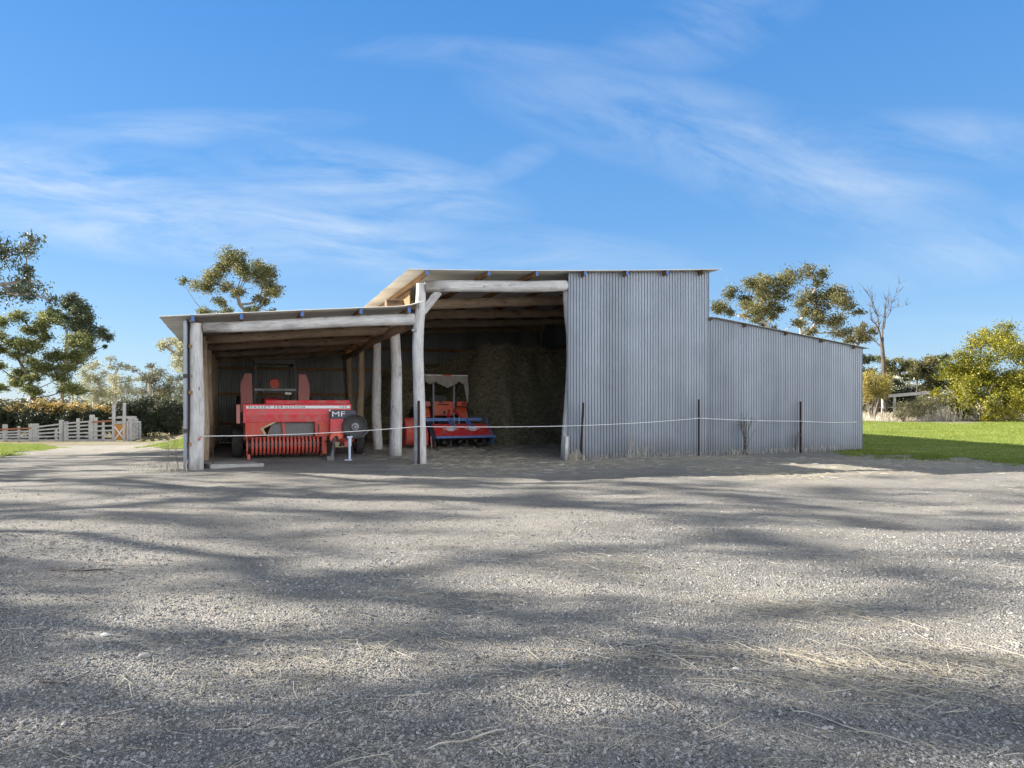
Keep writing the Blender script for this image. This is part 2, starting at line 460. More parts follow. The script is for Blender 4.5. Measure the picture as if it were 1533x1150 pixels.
xs = axis(-11, 13, .085, -1500, 1500); ys = axis(1.2, 19, .085, -60, 2500)
GX, GY = np.meshgrid(xs, ys)
gx = GX.ravel(); gy = GY.ravel()
gz = tz(gx, gy)
w, h = len(xs), len(ys)
I = np.arange(w * h).reshape(h, w)
Q = np.stack([I[:-1, :-1], I[:-1, 1:], I[1:, 1:], I[1:, :-1]], -1).reshape(-1, 4)
gu = (gx - P0[0]) * R[0] + (gy - P0[1]) * R[1]
dry = np.clip(ss(36, 46, gy + (vnoise(gx * .4, gy * .4, 8) - .5) * 6) + ss(14, 22, gx) * ss(30, 34, gy) * .9 + ss(20, 40, np.abs(gx)) , 0, 1)
me = fast_mesh('ground', np.stack([gx, gy, gz], 1), Q, {'straw': np.clip(straw_mask(gx, gy), 0, 1), 'dry': dry}, True)
link('ground', me, MT['gravel'], kind='structure')

# ------------------------------------------------------------------ loose gravel stones (uncountable)
def stones():
    n = 190000
    t = RNG.random(n)
    Y = 2.0 + 8.2 * t ** 1.35
    X = (RNG.random(n) * 2 - 1) * (Y * .74 + .7)
    dens = .08 + 1.5 * (vnoise(X * .8, Y * .8, 31) * .6 + vnoise(X * 3.1, Y * 3.1, 32) * .4) ** 1.6
    keep = RNG.random(n) < dens * (1 - .75 * ss(4.5, 8.5, Y))
    X, Y = X[keep], Y[keep]; n = len(X)
    s = np.minimum(np.exp(RNG.normal(math.log(.0036), .32, n)), .0085) * (1 + .02 * Y)
    base = np.array([[-1, -1, -.7], [1, -1, -.7], [1, 1, -.7], [-1, 1, -.7], [-.7, -.7, .75], [.7, -.7, .75], [.7, .7, .75], [-.7, .7, .75]])
    jit = base[None] + RNG.normal(0, .28, (n, 8, 3))
    a = RNG.random(n) * 2 * PI
    c, sn = np.cos(a), np.sin(a)
    sc = np.stack([s * RNG.uniform(.8, 1.5, n), s * RNG.uniform(.7, 1.2, n), s * RNG.uniform(.45, .85, n)], 1)
    p = jit * sc[:, None, :]
    px = p[..., 0] * c[:, None] - p[..., 1] * sn[:, None]; py = p[..., 0] * sn[:, None] + p[..., 1] * c[:, None]
    tilt = RNG.normal(0, .25, (n, 2))
    pz = p[..., 2] + px * tilt[:, :1] + py * tilt[:, 1:]
    V = np.stack([px + X[:, None], py + Y[:, None], pz + (tz(X, Y) + s * .3)[:, None]], -1).reshape(-1, 3)
    fb = np.array([[0, 3, 2, 1], [4, 5, 6, 7], [0, 1, 5, 4], [1, 2, 6, 5], [2, 3, 7, 6], [3, 0, 4, 7]])
    Fc = (fb[None] + (np.arange(n) * 8)[:, None, None]).reshape(-1, 4)
    link('loose_gravel', fast_mesh('loose_gravel', V, Fc), MT['stone'], kind='stuff')
stones()

# ------------------------------------------------------------------ strands: thin three sided straws
def strands(X, Y, Z, L, r, yaw, pitch, bend=.15, segs=2):
    n = len(X); k = segs + 1
    t = np.linspace(-.5, .5, k)[None, :]
    dx = np.cos(yaw) * np.cos(pitch); dy = np.sin(yaw) * np.cos(pitch); dz = np.sin(pitch)
    b = bend * L * RNG.normal(0, 1, n)
    cur = (.25 - t ** 2)
    cx = X[:, None] + dx[:, None] * L[:, None] * t - np.sin(yaw)[:, None] * b[:, None] * cur
    cy = Y[:, None] + dy[:, None] * L[:, None] * t + np.cos(yaw)[:, None] * b[:, None] * cur
    cz = Z[:, None] + dz[:, None] * L[:, None] * t + np.abs(b)[:, None] * cur * .5
    V = []
    for j in range(3):
        a = 2 * PI * j / 3 + .5
        V.append(np.stack([cx - np.sin(yaw)[:, None] * (math.cos(a) * r)[:, None], cy + np.cos(yaw)[:, None] * (math.cos(a) * r)[:, None], cz + (math.sin(a) * r)[:, None]], -1))
    V = np.stack(V, 2)            # n,k,3,3
    base = (np.arange(n) * k * 3)[:, None, None]
    Fl = []
    for i in range(segs):
        for j in range(3):
            q = (j + 1) % 3
            Fl.append([i * 3 + j, i * 3 + q, (i + 1) * 3 + q, (i + 1) * 3 + j])
    Fc = np.array(Fl)[None] + base
    return V.reshape(-1, 3), Fc.reshape(-1, 4)

def merge(parts):
    V = []; Fc = []; o = 0
    for v, f in parts:
        V.append(v); Fc.append(f + o); o += len(v)
    return np.concatenate(V), np.concatenate(Fc)

def loose_straw():
    P = []
    def lay(X, Y, lmin, lmax, rad, yaw0=None, spread=1.0):
        n = len(X)
        L = RNG.uniform(lmin, lmax, n) * RNG.uniform(.5, 1, n)
        yaw = RNG.uniform(0, 2 * PI, n) if yaw0 is None else RNG.normal(yaw0, spread, n)
        r = RNG.uniform(.6, 1.2, n) * rad
        P.append(strands(X, Y, tz(X, Y) + r + .005 + RNG.random(n) * .007, L, r, yaw, RNG.normal(0, .05, n)))
    # scattered everywhere in front
    n = 2000; Y = 2.2 + 10 * RNG.random(n) ** 1.3; X = (RNG.random(n) * 2 - 1) * (Y * .75 + .7)
    lay(X, Y, .05, .26, .0012, -.35, .8)
    n = 2600; Y = 2.2 + 5 * RNG.random(n) ** 1.2; X = (RNG.random(n) * 2 - 1) * (Y * .75 + .7)
    lay(X, Y, .02, .07, .0009)
    for (px, py, n, sx, sy) in ((1200, 915, 420, .35, .14), (1320, 990, 700, .6, .16), (1460, 1005, 600, .5, .15), (470, 1000, 90, .5, .2)):
        g = ground(px, py); lay(g[0] + RNG.normal(0, sx, n), g[1] + RNG.normal(0, sy, n), .015, .09, .001)
    # wisps
    for (px, py, n, sx, sy, ln) in ((1180, 912, 70, .3, .16, .38), (1300, 985, 70, .6, .16, .36), (1450, 1000, 80, .5, .16, .36), (1360, 1040, 50, .3, .12, .32),
                                    (480, 1010, 45, .45, .2, .22), (420, 960, 60, .4, .2, .3), (560, 990, 45, .5, .2, .22), (860, 850, 120, .5, .35, .3), (1000, 975, 60, .25, .1, .3), (1250, 1010, 60, .4, .16, .45),
                                    (690, 905, 60, .4, .3, .25), (240, 790, 60, .7, .4, .3)):
        g = ground(px, py)
        lay(g[0] + RNG.normal(0, sx, n), g[1] + RNG.normal(0, sy, n), .06, ln, .0014, -.38, .55)
    # fine straw spread in front of the openings and right of the shed
    n = 26000; u = RNG.uniform(-.5, 20, n); v = RNG.uniform(-6, 6, n)
    xy = P0[None] + u[:, None] * R + v[:, None] * D
    k = RNG.random(n) < straw_mask(xy[:, 0], xy[:, 1]) * .8
    lay(xy[k, 0], xy[k, 1], .08, .3, .0028)
    V, Fc = merge(P)
    link('loose_straw', fast_mesh('loose_straw', V, Fc), MT['straw'], kind='stuff')
loose_straw()

# ------------------------------------------------------------------ the shed
T_SHED = (P0[0], P0[1], 0.0)
shed = thing('farm_shed', 'open fronted machinery shed of grey corrugated iron and weathered log posts', 'shed', T_SHED, TH)

def z_lean(u): return 2.80 + .0915 * (u + .58)                 # left skillion roof
def z_main(u, v=0.0): return 3.95 + .0695 * (u - 3.92) - .012 * v + (-.035 * math.sin(PI * min(1, max(0, (u - 3.9) / 7.6))))
def z_wing(u): return 3.335 - .1235 * (u - 11.42)

PITCH = .0762
def corr_wall(name, mat, o, du, L, n, z0, zt, rows=3, amp=.0135, seed=0, parent=shed, sheetw=.762):
    """vertical corrugated wall: from point o along unit du for L; outward n; bottom z0(s), top zt(s)"""
    rr = np.random.default_rng(seed)
    k = int(L / PITCH * 8); s = np.linspace(0, L, k + 1)
    sid = np.floor(s / sheetw).astype(int)
    off = rr.normal(0, .0028, sid.max() + 2)[sid]; tone = rr.random(sid.max() + 2)[sid]; cut = rr.normal(0, .012, sid.max() + 2)[sid]
    slope = (s / sheetw - sid)
    d = amp * np.cos(2 * PI * s / PITCH) + off + .007 * slope
    V = []; T = []
    for r in range(rows + 1):
        t = r / rows
        zb = np.array([z0(x) for x in s]) + cut * .6; ztp = np.array([zt(x) for x in s])
        z = zb * (1 - t) + ztp * t
        bow = .012 * np.sin(s * 1.3 + seed) * math.sin(PI * t) 
        q = d + bow
        V.append(np.stack([o[0] + du[0] * s + n[0] * q, o[1] + du[1] * s + n[1] * q, z], 1)); T.append(tone)
    V = np.concatenate(V); w = k + 1
    I = np.arange(w * (rows + 1)).reshape(rows + 1, w)
    Q = np.stack([I[:-1, :-1], I[:-1, 1:], I[1:, 1:], I[1:, :-1]], -1).reshape(-1, 4)
    me = fast_mesh(name, V, Q, {'sheet': np.concatenate(T)}, True)
    return link(name, me, mat, parent)

def corr_roof(name, mat, us, v0, v1, zf, seed=0, amp=.009, edge=0.0):
    """roof: corrugations run along u; profile waves along v"""
    rr = np.random.default_rng(seed)
    k = int((v1 - v0) / PITCH * 8); v = np.linspace(v0, v1, k + 1)
    sid = np.floor((v - v0) / .762).astype(int); tone = rr.random(sid.max() + 2)[sid]
    cut = rr.normal(0, edge, sid.max() + 2)[sid]
    V = []; T = []
    for i, u in enumerate(us):
        uu = u + (cut if i in (0, len(us) - 1) else 0)
        z = np.array([zf(u, x) for x in v]) + amp * np.cos(2 * PI * v / PITCH) + .004 * np.sin(v * .9 + u)
        V.append(np.stack([np.full_like(v, 1) * uu, v, z], 1)); T.append(tone)
    V = np.concatenate(V); w = k + 1
    I = np.arange(w * len(us)).reshape(len(us), w)
    Q = np.stack([I[:-1, :-1], I[:-1, 1:], I[1:, 1:], I[1:, :-1]], -1).reshape(-1, 4)
    return link(name, fast_mesh(name, V, Q, {'sheet': np.concatenate(T)}, True), mat, shed)

VB = 10.25
gz0 = lambda u, v=0.0: tzf(*uv(u, v))
# roofs
def zl2(u, v):
    z = z_lean(u) - .01 * v
    if u > 3.7: z += .10 * ((u - 3.7) / .55) ** 2
    return z
corr_roof('roof', MT['roofz'], [-.58, .6, 1.8, 3.0, 3.7, 3.85, 4.0, 4.12, 4.2], -.34, VB + .25, zl2, 1, edge=.012)
corr_roof('roof', MT['roofz'], list(np.linspace(3.92, 11.56, 13)), -.34, VB + .25, lambda u, v: z_main(u, v), 2, edge=.012)
corr_roof('roof', MT['roofz'], list(np.linspace(11.46, 16.42, 6)), -.27, VB + .25, lambda u, v: z_wing(u) - .01 * v, 3, edge=.01)
# walls
fr = (1, 0)
base = lambda o, du: (lambda s: min(0.0, tzf(*uv(o[0] + du[0] * s, o[1] + du[1] * s))) - .12)
U_OP = u_at(850, -.13); U_ST = u_at(1060, -.13); U_END = 16.28
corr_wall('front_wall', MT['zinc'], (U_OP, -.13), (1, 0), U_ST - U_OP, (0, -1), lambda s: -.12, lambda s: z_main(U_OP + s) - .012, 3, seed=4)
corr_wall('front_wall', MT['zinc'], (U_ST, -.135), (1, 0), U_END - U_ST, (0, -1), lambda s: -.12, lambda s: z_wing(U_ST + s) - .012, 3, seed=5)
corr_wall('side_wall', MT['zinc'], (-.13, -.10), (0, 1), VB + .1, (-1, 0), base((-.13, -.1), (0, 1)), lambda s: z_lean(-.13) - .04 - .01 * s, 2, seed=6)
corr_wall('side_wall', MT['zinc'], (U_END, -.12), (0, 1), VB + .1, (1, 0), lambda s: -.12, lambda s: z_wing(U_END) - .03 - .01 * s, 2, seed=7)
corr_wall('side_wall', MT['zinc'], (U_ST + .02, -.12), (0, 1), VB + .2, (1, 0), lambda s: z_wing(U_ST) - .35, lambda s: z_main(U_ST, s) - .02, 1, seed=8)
m = MB(); m.prism([(1.5, z_lean(4.2) - .3), (VB - .05, z_lean(4.2) - .4), (VB - .05, z_main(4.36, VB) - .13), (1.5, z_main(4.36, 1.5) - .13)], 'x', 4.37, 4.40); m.build('sun_block_boards', MT['purlin'], shed)  # boards added to block sun coming through the gap above the lean-to roof
def zback(u):
    if u < 4.2: return z_lean(u) - .12
    if u < U_ST + .06: return z_main(u, VB) - .02
    return z_wing(u) - .12
corr_wall('back_wall', MT['zinc_in'], (-.12, VB), (1, 0), U_END + .1, (0, 1), lambda s: -.9 if s < 3 else -.15, lambda s: zback(s - .12), 2, seed=9)

def log(name, a, b, r0, r1, n=12, amp=.03, seed=0, mat='wood', seg=14, wob=.05):
    m = MB(); pts = wobbly(a, b, n, amp, seed)
    random.seed(seed + 99)
    m.tube(pts, [r0 + (r1 - r0) * i / (n - 1) for i in range(n)], seg, True, wob, seed)
    return m.build(name, MT[mat], shed, smooth=True)

# posts: left wall, shared row, opening
for i, v in enumerate((0, 2.5, 5.0, 7.6, 10.0)):
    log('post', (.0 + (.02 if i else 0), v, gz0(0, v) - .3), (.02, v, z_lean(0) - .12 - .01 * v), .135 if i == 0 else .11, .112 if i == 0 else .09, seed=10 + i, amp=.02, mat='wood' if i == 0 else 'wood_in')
# middle front post, gently bent, runs up to the main beam
m = MB(); zz = [-.3, .2, .7, 1.3, 1.9, 2.4, 2.8, 3.2, 3.5, 3.73]
cx = [.03, .02, .015, .0, -.02, -.035, -.02, .015, .03, .035]; rr_ = [.135, .13, .125, .122, .118, .117, .112, .105, .1, .097]
random.seed(3); m.tube([(4.235 + c, 0, z) for c, z in zip(cx, zz)], rr_, 16, True, .05, 2)
m.build('post', MT['wood'], shed, smooth=True)
for i, v in enumerate((2.35, 4.83, 7.5, 10.0)):
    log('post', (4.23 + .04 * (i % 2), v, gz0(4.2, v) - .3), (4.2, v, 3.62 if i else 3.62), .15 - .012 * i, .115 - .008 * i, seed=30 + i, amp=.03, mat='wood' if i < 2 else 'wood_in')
# curved post at the right jamb of the opening
m = MB(); zz = [-.3, .1, .6, 1.2, 1.8, 2.3, 2.8, 3.2, 3.6, 3.8]; cx = [-.09, -.075, -.05, -.01, .035, .06, .05, .0, -.04, -.04]
u0 = u_at(853, -.02)
random.seed(5); m.tube([(u0 + c, .03, z) for c, z in zip(cx, zz)], [.13, .125, .118, .112, .108, .108, .108, .105, .1, .1], 14, True, .06, 4)
m.build('post', MT['wood'], shed, smooth=True)
m = MB(); m.tube(wobbly((u_at(846, -.24), -.24, -.2), (u_at(847.5, -.24), -.24, .52), 5, .008, 3), .05, 9, True, .06, 3); m.build('stump', MT['wood'], shed, smooth=True)
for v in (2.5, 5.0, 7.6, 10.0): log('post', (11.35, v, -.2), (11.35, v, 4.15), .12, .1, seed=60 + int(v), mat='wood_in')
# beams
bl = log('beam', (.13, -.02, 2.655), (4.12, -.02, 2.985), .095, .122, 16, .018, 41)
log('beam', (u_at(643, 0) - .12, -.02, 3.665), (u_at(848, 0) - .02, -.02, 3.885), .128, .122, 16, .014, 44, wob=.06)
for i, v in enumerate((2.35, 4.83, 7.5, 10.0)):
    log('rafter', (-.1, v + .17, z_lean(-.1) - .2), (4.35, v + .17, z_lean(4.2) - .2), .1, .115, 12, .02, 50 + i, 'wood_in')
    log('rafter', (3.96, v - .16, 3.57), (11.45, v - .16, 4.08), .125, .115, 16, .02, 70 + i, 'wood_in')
log('plate_beam', (4.08, .15, 2.92), (4.08, VB - .1, 2.80), .095, .085, 14, .02, 81, 'wood_in')
# knee brace
m = MB(); m.bar((u_at(632, -.02), -.03, 3.14), (u_at(656, -.02), -.03, 3.58), .07, .15); m.build('brace', MT['timber'], shed)
# purlins with blue painted ends
def purlin(u, ztop, v0, w=.055, hh=.1, endm='bluep'):
    m = MB(); zt = ztop
    m.bar((u, v0, zt(v0) - .014 - hh / 2), (u, VB + .1, zt(VB) - .014 - hh / 2), w, hh)
    p = m.build('purlin', MT['purlin'], shed)
    e = MB(); e.box((u, v0 - .004, zt(v0) - .014 - hh / 2), (w + .004, .008, hh + .004)); e.build('painted_end' if endm == 'bluep' else 'end_cap', MT[endm], p)
for px in (288, 361, 452, 540, 612):
    u = u_at(px, -.3); purlin(u, lambda v, u=u: zl2(min(u, 3.7), v), -.30)
for px in (639, 731, 803, 875, 938, 998, 1052):
    u = u_at(px, -.3); purlin(u, lambda v, u=u: z_main(u, v), -.32, endm='bluep' if px < 1040 else 'darksteel')
for px in (1066, 1117, 1178, 1232, 1280):
    u = u_at(px, -.24); purlin(u, lambda v, u=u: z_wing(u) - .01 * v, -.235, .05, .07, 'darksteel')
# corner flashing strip, girts
m = MB(); m.box((-.165, -.135, 1.33), (.055, .012, 2.86)); m.build('corner_flashing', MT['zinc'], shed)
for z in (.5, 1.45, 2.3):
    m = MB(); m.box((-.075, 5.0, z), (.07, 10.2, .06)); m.build('wall_girt', MT['purlin'], shed)
    m = MB(); m.box((8, VB - .06, z + .1), (16.2, .07, .09)); m.build('wall_girt', MT['purlin'], shed)
m = MB(); m.box((8, VB - .06, 3.15), (8.5, .07, .11)); m.build('wall_girt', MT['purlin'], shed)
for z in (.75, 1.75): 
    m = MB(); m.box((-.155, -.17, z), (.07, .05, .07)); m.build('bracket', MT['darksteel'], shed)
# bolts on the mid post, insulator on left post
m = MB(); m.box((4.10, -.1, 2.75), (.1, .05, .05)); m.build('beam_bolt', MT['steel'], shed)

# concrete slab at the left post
o = MB(); o.box((0, 0, 0), (1.0, .75, .09)); g = uv(.62, .55)
tag(o.build('concrete_slab', MT['concrete'], None, bevel=.01, loc=(g[0], g[1], tzf(*g) + .03)), 'flat grey concrete slab on the ground inside the left front post', 'slab').rotation_euler = (0, 0.03, TH + .3)

# ------------------------------------------------------------------ hay heap in the main bay
def haystack():
    root = thing('haystack', 'dark brown heap of hay filling the right of the tall bay', 'haystack', T_SHED, TH)
    us = np.arange(4.6, 11.3, .07); vs = np.arange(3.2, 10.21, .07)
    U, V = np.meshgrid(us, vs)
    front = 6.9 - 1.6 * ss(6.8, 8.6, U) + .35 * np.sin(U * 2.1) + (vnoise(U * 1.6, V * 1.6, 50) - .5) * .7
    hmax = 2.45 + .5 * ss(6.5, 8.6, U) + (vnoise(U * .9, V * .9, 51) - .5) * .5
    H = hmax * (.22 * ss(-.4, .4, V - front) + .78 * ss(.1, 1.5, V - front)) 
    H *= ss(4.7, 6.4, U + (V - 7) * .25)
    H += (vnoise(U * 3, V * 3, 52) - .5) * .28 * (H > .1) + (vnoise(U * 9, V * 9, 53) - .5) * .12 * (H > .1)
    H = H - .05
    w, h = len(us), len(vs); I = np.arange(w * h).reshape(h, w)
    Q = np.stack([I[:-1, :-1], I[:-1, 1:], I[1:, 1:], I[1:, :-1]], -1).reshape(-1, 4)
    m, nt, b = new_mat('hay_heap'); c = objco(nt)
    nt.links.new(ramp(nt, noise(nt, mapping(nt, c, (1, 1, 2.2)), 9, 5, .7), [(.3, (.085, .075, .045)), (.55, (.27, .235, .145)), (.75, (.46, .41, .27))]), b.inputs['Base Color'])
    b.inputs['Roughness'].default_value = 1; bump(nt, noise(nt, c, 30, 4, .7), 1, .05, b)
    link('hay_body', fast_mesh('hay_body', np.stack([U.ravel(), V.ravel(), H.ravel()], 1), Q, None, True), m, root)
    n = 24000; i = RNG.integers(0, h - 1, n); j = RNG.integers(0, w - 1, n); ok = H[i, j] > .08; i, j = i[ok], j[ok]; n = len(i)
    t = RNG.random(n)
    z = H[i, j] * (1 - t) + H[i + 1, j] * t; vv = vs[i] * (1 - t) + vs[i + 1] * t
    Vv, Fc = strands(us[j] + RNG.uniform(-.04, .04, n), vv - .02, z + .02, RNG.uniform(.1, .35, n), np.full(n, .004), RNG.uniform(0, 2 * PI, n), RNG.normal(0, .5, n), .25)
    link('hay_strands', fast_mesh('hay_strands', Vv, Fc), MT['hay'], root, kind='stuff')
haystack()

# ------------------------------------------------------------------ wheels
def wheel(parent, c, r, w, rimr, axis='x', lugs=0, rimmat='rim'):
    prof = [(rimr, -w * .42), (r * .8, -w * .5), (r * .95, -w * .46), (r, -w * .3), (r, w * .3), (r * .95, w * .46), (r * .8, w * .5), (rimr, w * .42)]
    m = MB(); m.lathe(prof, c, axis, 30)
    if lugs:
        for k in range(lugs):
            a = 2 * PI * k / lugs
            for s in (-1, 1):
                aa = a + (PI / lugs if s > 0 else 0)
                d = Vector((0, math.cos(aa), math.sin(aa)))
                p = Vector(c) + d * (r + .004) + Vector((s * w * .22, 0, 0))
                rot = Matrix.Rotation(aa - PI / 2, 3, 'X') @ Matrix.Rotation(s * .6, 3, 'Z')
                m.box(p, (w * .48, .035, .03), rot)
    wt = m.build('wheel', MT['rubber'], parent, smooth=True)
    q = MB(); q.lathe([(.02, -w * .2), (rimr * .5, -w * .22), (rimr * .8, -w * .3), (rimr * 1.02, -w * .43), (rimr * 1.02, w * .43), (rimr * .8, w * .3), (rimr * .5, w * .22), (.02, w * .2)], c, axis, 24)
    q.build('rim', MT[rimmat], wt, smooth=True)
    return wt

# ------------------------------------------------------------------ hay baler
def baler():
    g = uv(.83, 2.45)
    root = thing('hay_baler', 'red square hay baler with white lettered stripe parked in the left bay', 'hay baler', (g[0], g[1], tzf(*g) - .01), TH)
    m = MB(); m.prism([(0, .83), (-.02, 1.0), (0, 1.235), (.06, 1.25), (.75, 1.25), (.75, .83)], 'x', 0, 2.37); top = m.build('top_panel', MT['red'], root, bevel=.012)
    m = MB(); m.box((.03, -.02, 1.03), (.06, .07, .42)); m.build('panel_flange', MT['red'], top, bevel=.008)
    m = MB(); m.box((1.2, -.022, 1.172), (2.27, .018, .062)); st = m.build('stripe', MT['stripe'], top)
    t = text_mesh('MASSEY FERGUSON', 1.2, .048, .003, 0.0, 1.35)
    link('lettering', t, MT['letter'], st, (.12, -.034, 1.15))
    t = text_mesh('124', .16, .04, .003, .0)
    link('numerals', t, MT['navy'], st, (2.1, -.034, 1.155))
    m = MB(); m.prism([(.1, 1.251), (.14, 1.33), (.5, 1.33), (.55, 1.251)], 'x', .48, 2.35); m.build('ridge_cover', MT['red'], root, bevel=.01)
    m = MB(); m.box((-.1, .1, 1.02), (.08, .2, .42)); m.build('side_bracket', MT['pink'], root, bevel=.008)
    # twine box body behind
    m = MB(); m.box((.95, 1.0, .8), (1.9, .5, .8)); m.build('feed_housing', MT['redrust'], root, bevel=.02)
    # red left cheek and dark/grey throat
    m = MB(); m.prism([(.05, .83), (.62, .83), (.36, .69), (.42, .55), (.05, .5)], 'y', .0, .03); m.build('cheek_plate', MT['redrust'], root)
    m = MB(); m.prism([(.44, .55), (.36, .69), (.62, .83), (.7, .83), (.43, .69), (.49, .56)], 'y', -.008, .028); m.build('cheek_trim', MT['yellow'], root)
    m = MB(); m.prism([(.62, .828), (1.62, .828), (1.5, .50), (.5, .50)], 'y', .12, .16); m.build('throat_plate', MT['grime'], root)
    for x in (.85, 1.55):
        m = MB(); m.bar((x, .08, .83), (x + .03, .08, .5), .03, .05); m.build('throat_strut', MT['redrust'], root)
    # pickup: reel + curved stripper bands
    m = MB(); m.lathe([(.02, 0), (.13, 0), (.13, 1.5), (.02, 1.5)], (.08, .16, .3), 'x', 18)
    for k in range(17):
        for a in range(5):
            an = a * 2 * PI / 5 + k * .1
            m.bar((.13 + k * .088, .16 + .13 * math.cos(an), .3 + .13 * math.sin(an)), (.13 + k * .088, .16 + .27 * math.cos(an), .3 + .27 * math.sin(an)), .006, .006)
    m.build('pickup_reel', MT['darksteel'], root, smooth=True)
    first = None
    for k in range(18):
        if first is None:
            m = MB(); G = []
            for x in (-.023, .023):
                G.append([(x, .16 + .235 * math.cos(a) * (1.0), .3 + .215 * math.sin(a)) for a in np.linspace(math.radians(80), math.radians(268), 14)])
            for (x0, x1, rr) in ((-.023, .023, 1),):
                arc = np.linspace(math.radians(75), math.radians(268), 14)
                outer = [(.16 + .235 * math.cos(a), .3 + .215 * math.sin(a)) for a in arc]; inner = [(.16 + .223 * math.cos(a), .3 + .203 * math.sin(a)) for a in arc]
                n = len(arc)
                V = [(x, p[0], p[1]) for x in (x0, x1) for p in outer + inner]
                Fc = []
                for i in range(n - 1):
                    Fc += [(i, i + 1, 2 * n + i + 1, 2 * n + i), (n + i, 3 * n + i, 3 * n + i + 1, n + i + 1), (i, n + i, n + i + 1, i + 1), (2 * n + i, 2 * n + i + 1, 3 * n + i + 1, 3 * n + i)]
                m.add(V, Fc)
            first = m.build('stripper_band', MT['redrust'], root, smooth=True); b = first
        else:
            b = first.copy(); COL.objects.link(b); b.parent = root
        b.location = (.2 + k * .083, 0, 0)
    for x in (.07, 1.69):
        m = MB(); m.prism([(-.1, .2), (-.12, .42), (.1, .52), (.4, .5), (.4, .12), (.05, .05)], 'x', x, x + .03); m.build('pickup_end_plate', MT['redrust'], root)
    m = MB(); m.tube([(.05, -.1, .34), (.9, -.11, .335), (1.85, -.09, .36)], .006, 6); m.build('wind_guard_rod', MT['steel'], root)
    m = MB(); m.box((.12, .05, .06), (.06, .2, .12)); m.build('skid', MT['redrust'], root)
    # right side: gearbox, dark panel, flywheel
    m = MB(); m.box((1.72, .25, .8), (.34, .5, .62)); m.build('chamber_front', MT['redrust'], root, bevel=.012)
    m = MB(); m.box((2.02, .1, .69), (.3, .5, .42)); m.build('gearbox_guard', MT['red'], root, bevel=.012)
    m = MB(); m.prism([(1.88, .875), (2.46, .875), (2.47, 1.0), (2.44, 1.105), (1.88, 1.105)], 'y', -.14, .34); pn = m.build('emblem_panel', MT['navy'], root, bevel=.008)
    t = text_mesh('MF', .29, .115, .003, 0.0); link('lettering', t, MT['stripe'], pn, (1.915, -.150, .955))
    m = MB(); m.box((1.86, -.145, 1.09), (.035, .015, .035)); m.build('bolt', MT['stripe'], pn)
    m = MB(); m.box((2.1, -.142, .86), (.44, .012, .03)); m.build('panel_sill', MT['red'], pn)
    m = MB(); m.lathe([(.02, -.05), (.08, -.05), (.1, -.02), (.25, -.02), (.27, -.035), (.285, -.03), (.285, .05), (.02, .05)], (2.42, -.22, .72), 'y', 40); fw = m.build('flywheel', MT['black'], root, smooth=True)
    m = MB(); m.lathe([(.0, -.1), (.035, -.1), (.05, -.06), (.09, -.055), (.09, -.02)], (2.42, -.22, .72), 'y', 24); m.build('hub', MT['steel'], fw, smooth=True)
    # drawbar, drive shaft, jack, chock
    m = MB(); m.bar((2.15, .5, .42), (2.12, -1.15, .38), .12, .13); m.bar((1.95, .1, .4), (2.08, -.7, .38), .07, .09); m.bar((2.45, .3, .4), (2.2, -.7, .38), .07, .09); m.build('drawbar', MT['redrust'], root, bevel=.008)
    m = MB(); m.box((2.1, -.45, .33), (.34, .3, .12)); m.build('hitch_block', MT['yellow'], root, bevel=.01)
    m = MB(); m.lathe([(.05, -.05), (.14, -.05), (.15, 0), (.14, .04), (.05, .04)], (1.98, -.3, .47), 'y', 22); m.build('shaft_guard_ring', MT['orange'], root, smooth=True)
    m = MB(); m.tube([(1.98, -.1, .5), (1.93, -.45, .4), (1.86, -.75, .22)], [.05, .045, .04], 10); m.tube([(1.86, -.75, .22), (1.82, -.85, .06)], [.04, .05], 10); m.build('drive_shaft', MT['steel'], root, smooth=True)
    m = MB(); m.box((1.79, -.85, .05), (.16, .16, .1)); m.build('shaft_end', MT['grime'], root, bevel=.01)
    m = MB(); m.tube([(2.16, -1.2, .05), (2.16, -1.2, .50)], .028, 12); m.tube([(2.16, -1.2, .33), (2.16, -1.2, .52)], .042, 12); m.box((2.16, -1.2, .53), (.12, .07, .03)); m.box((2.13, -1.2, .03), (.15, .1, .02)); m.build('jack_stand', MT['jack'], root, bevel=.004)
    m = MB(); m.tube([(2.5, -.2, .45), (2.62, -.25, .5), (2.72, -.26, .62)], .012, 8); m.build('hose', MT['steel'], root, smooth=True)
    for k, (x0, x1, sag) in enumerate(((2.3, 2.22, .12), (2.05, 2.0, .2))):
        m = MB(); m.tube([(x0 + (x1 - x0) * t, -.12 - 1.0 * t, .62 - .2 * t - sag * 4 * t * (1 - t)) for t in np.linspace(0, 1, 9)], .014, 6); m.build('hydraulic_hose', MT['rubber'], root, smooth=True)
    m = MB()
    for k in range(7): m.bar((1.62 + .012 * (k % 2), -.03, .78 - k * .035), (1.63, -.03, .75 - k * .035), .012, .02)
    m.tube([(1.9, -.16, .5), (1.7, -.05, .3), (1.66, .0, .18)], .02, 7); m.build('drive_linkage', MT['darksteel'], root)
    m = MB(); m.box((1.75, -.02, .3), (.1, .16, .4)); m.build('pickup_drive_guard', MT['redrust'], root, bevel=.01)
    # bale chamber running to the back and wheels
    m = MB(); m.box((2.13, 1.9, .75), (.5, 2.6, .5)); m.build('bale_chamber', MT['red'], root, bevel=.012)
    wheel(root, (-.12, .75, .36), .36, .24, .2)
    wheel(root, (2.68, .9, .33), .33, .2, .18)
    m = MB(); m.tube([(-.12, .75, .36), (2.68, .9, .34)], .04, 10); m.build('axle', MT['darksteel'], root)
baler()

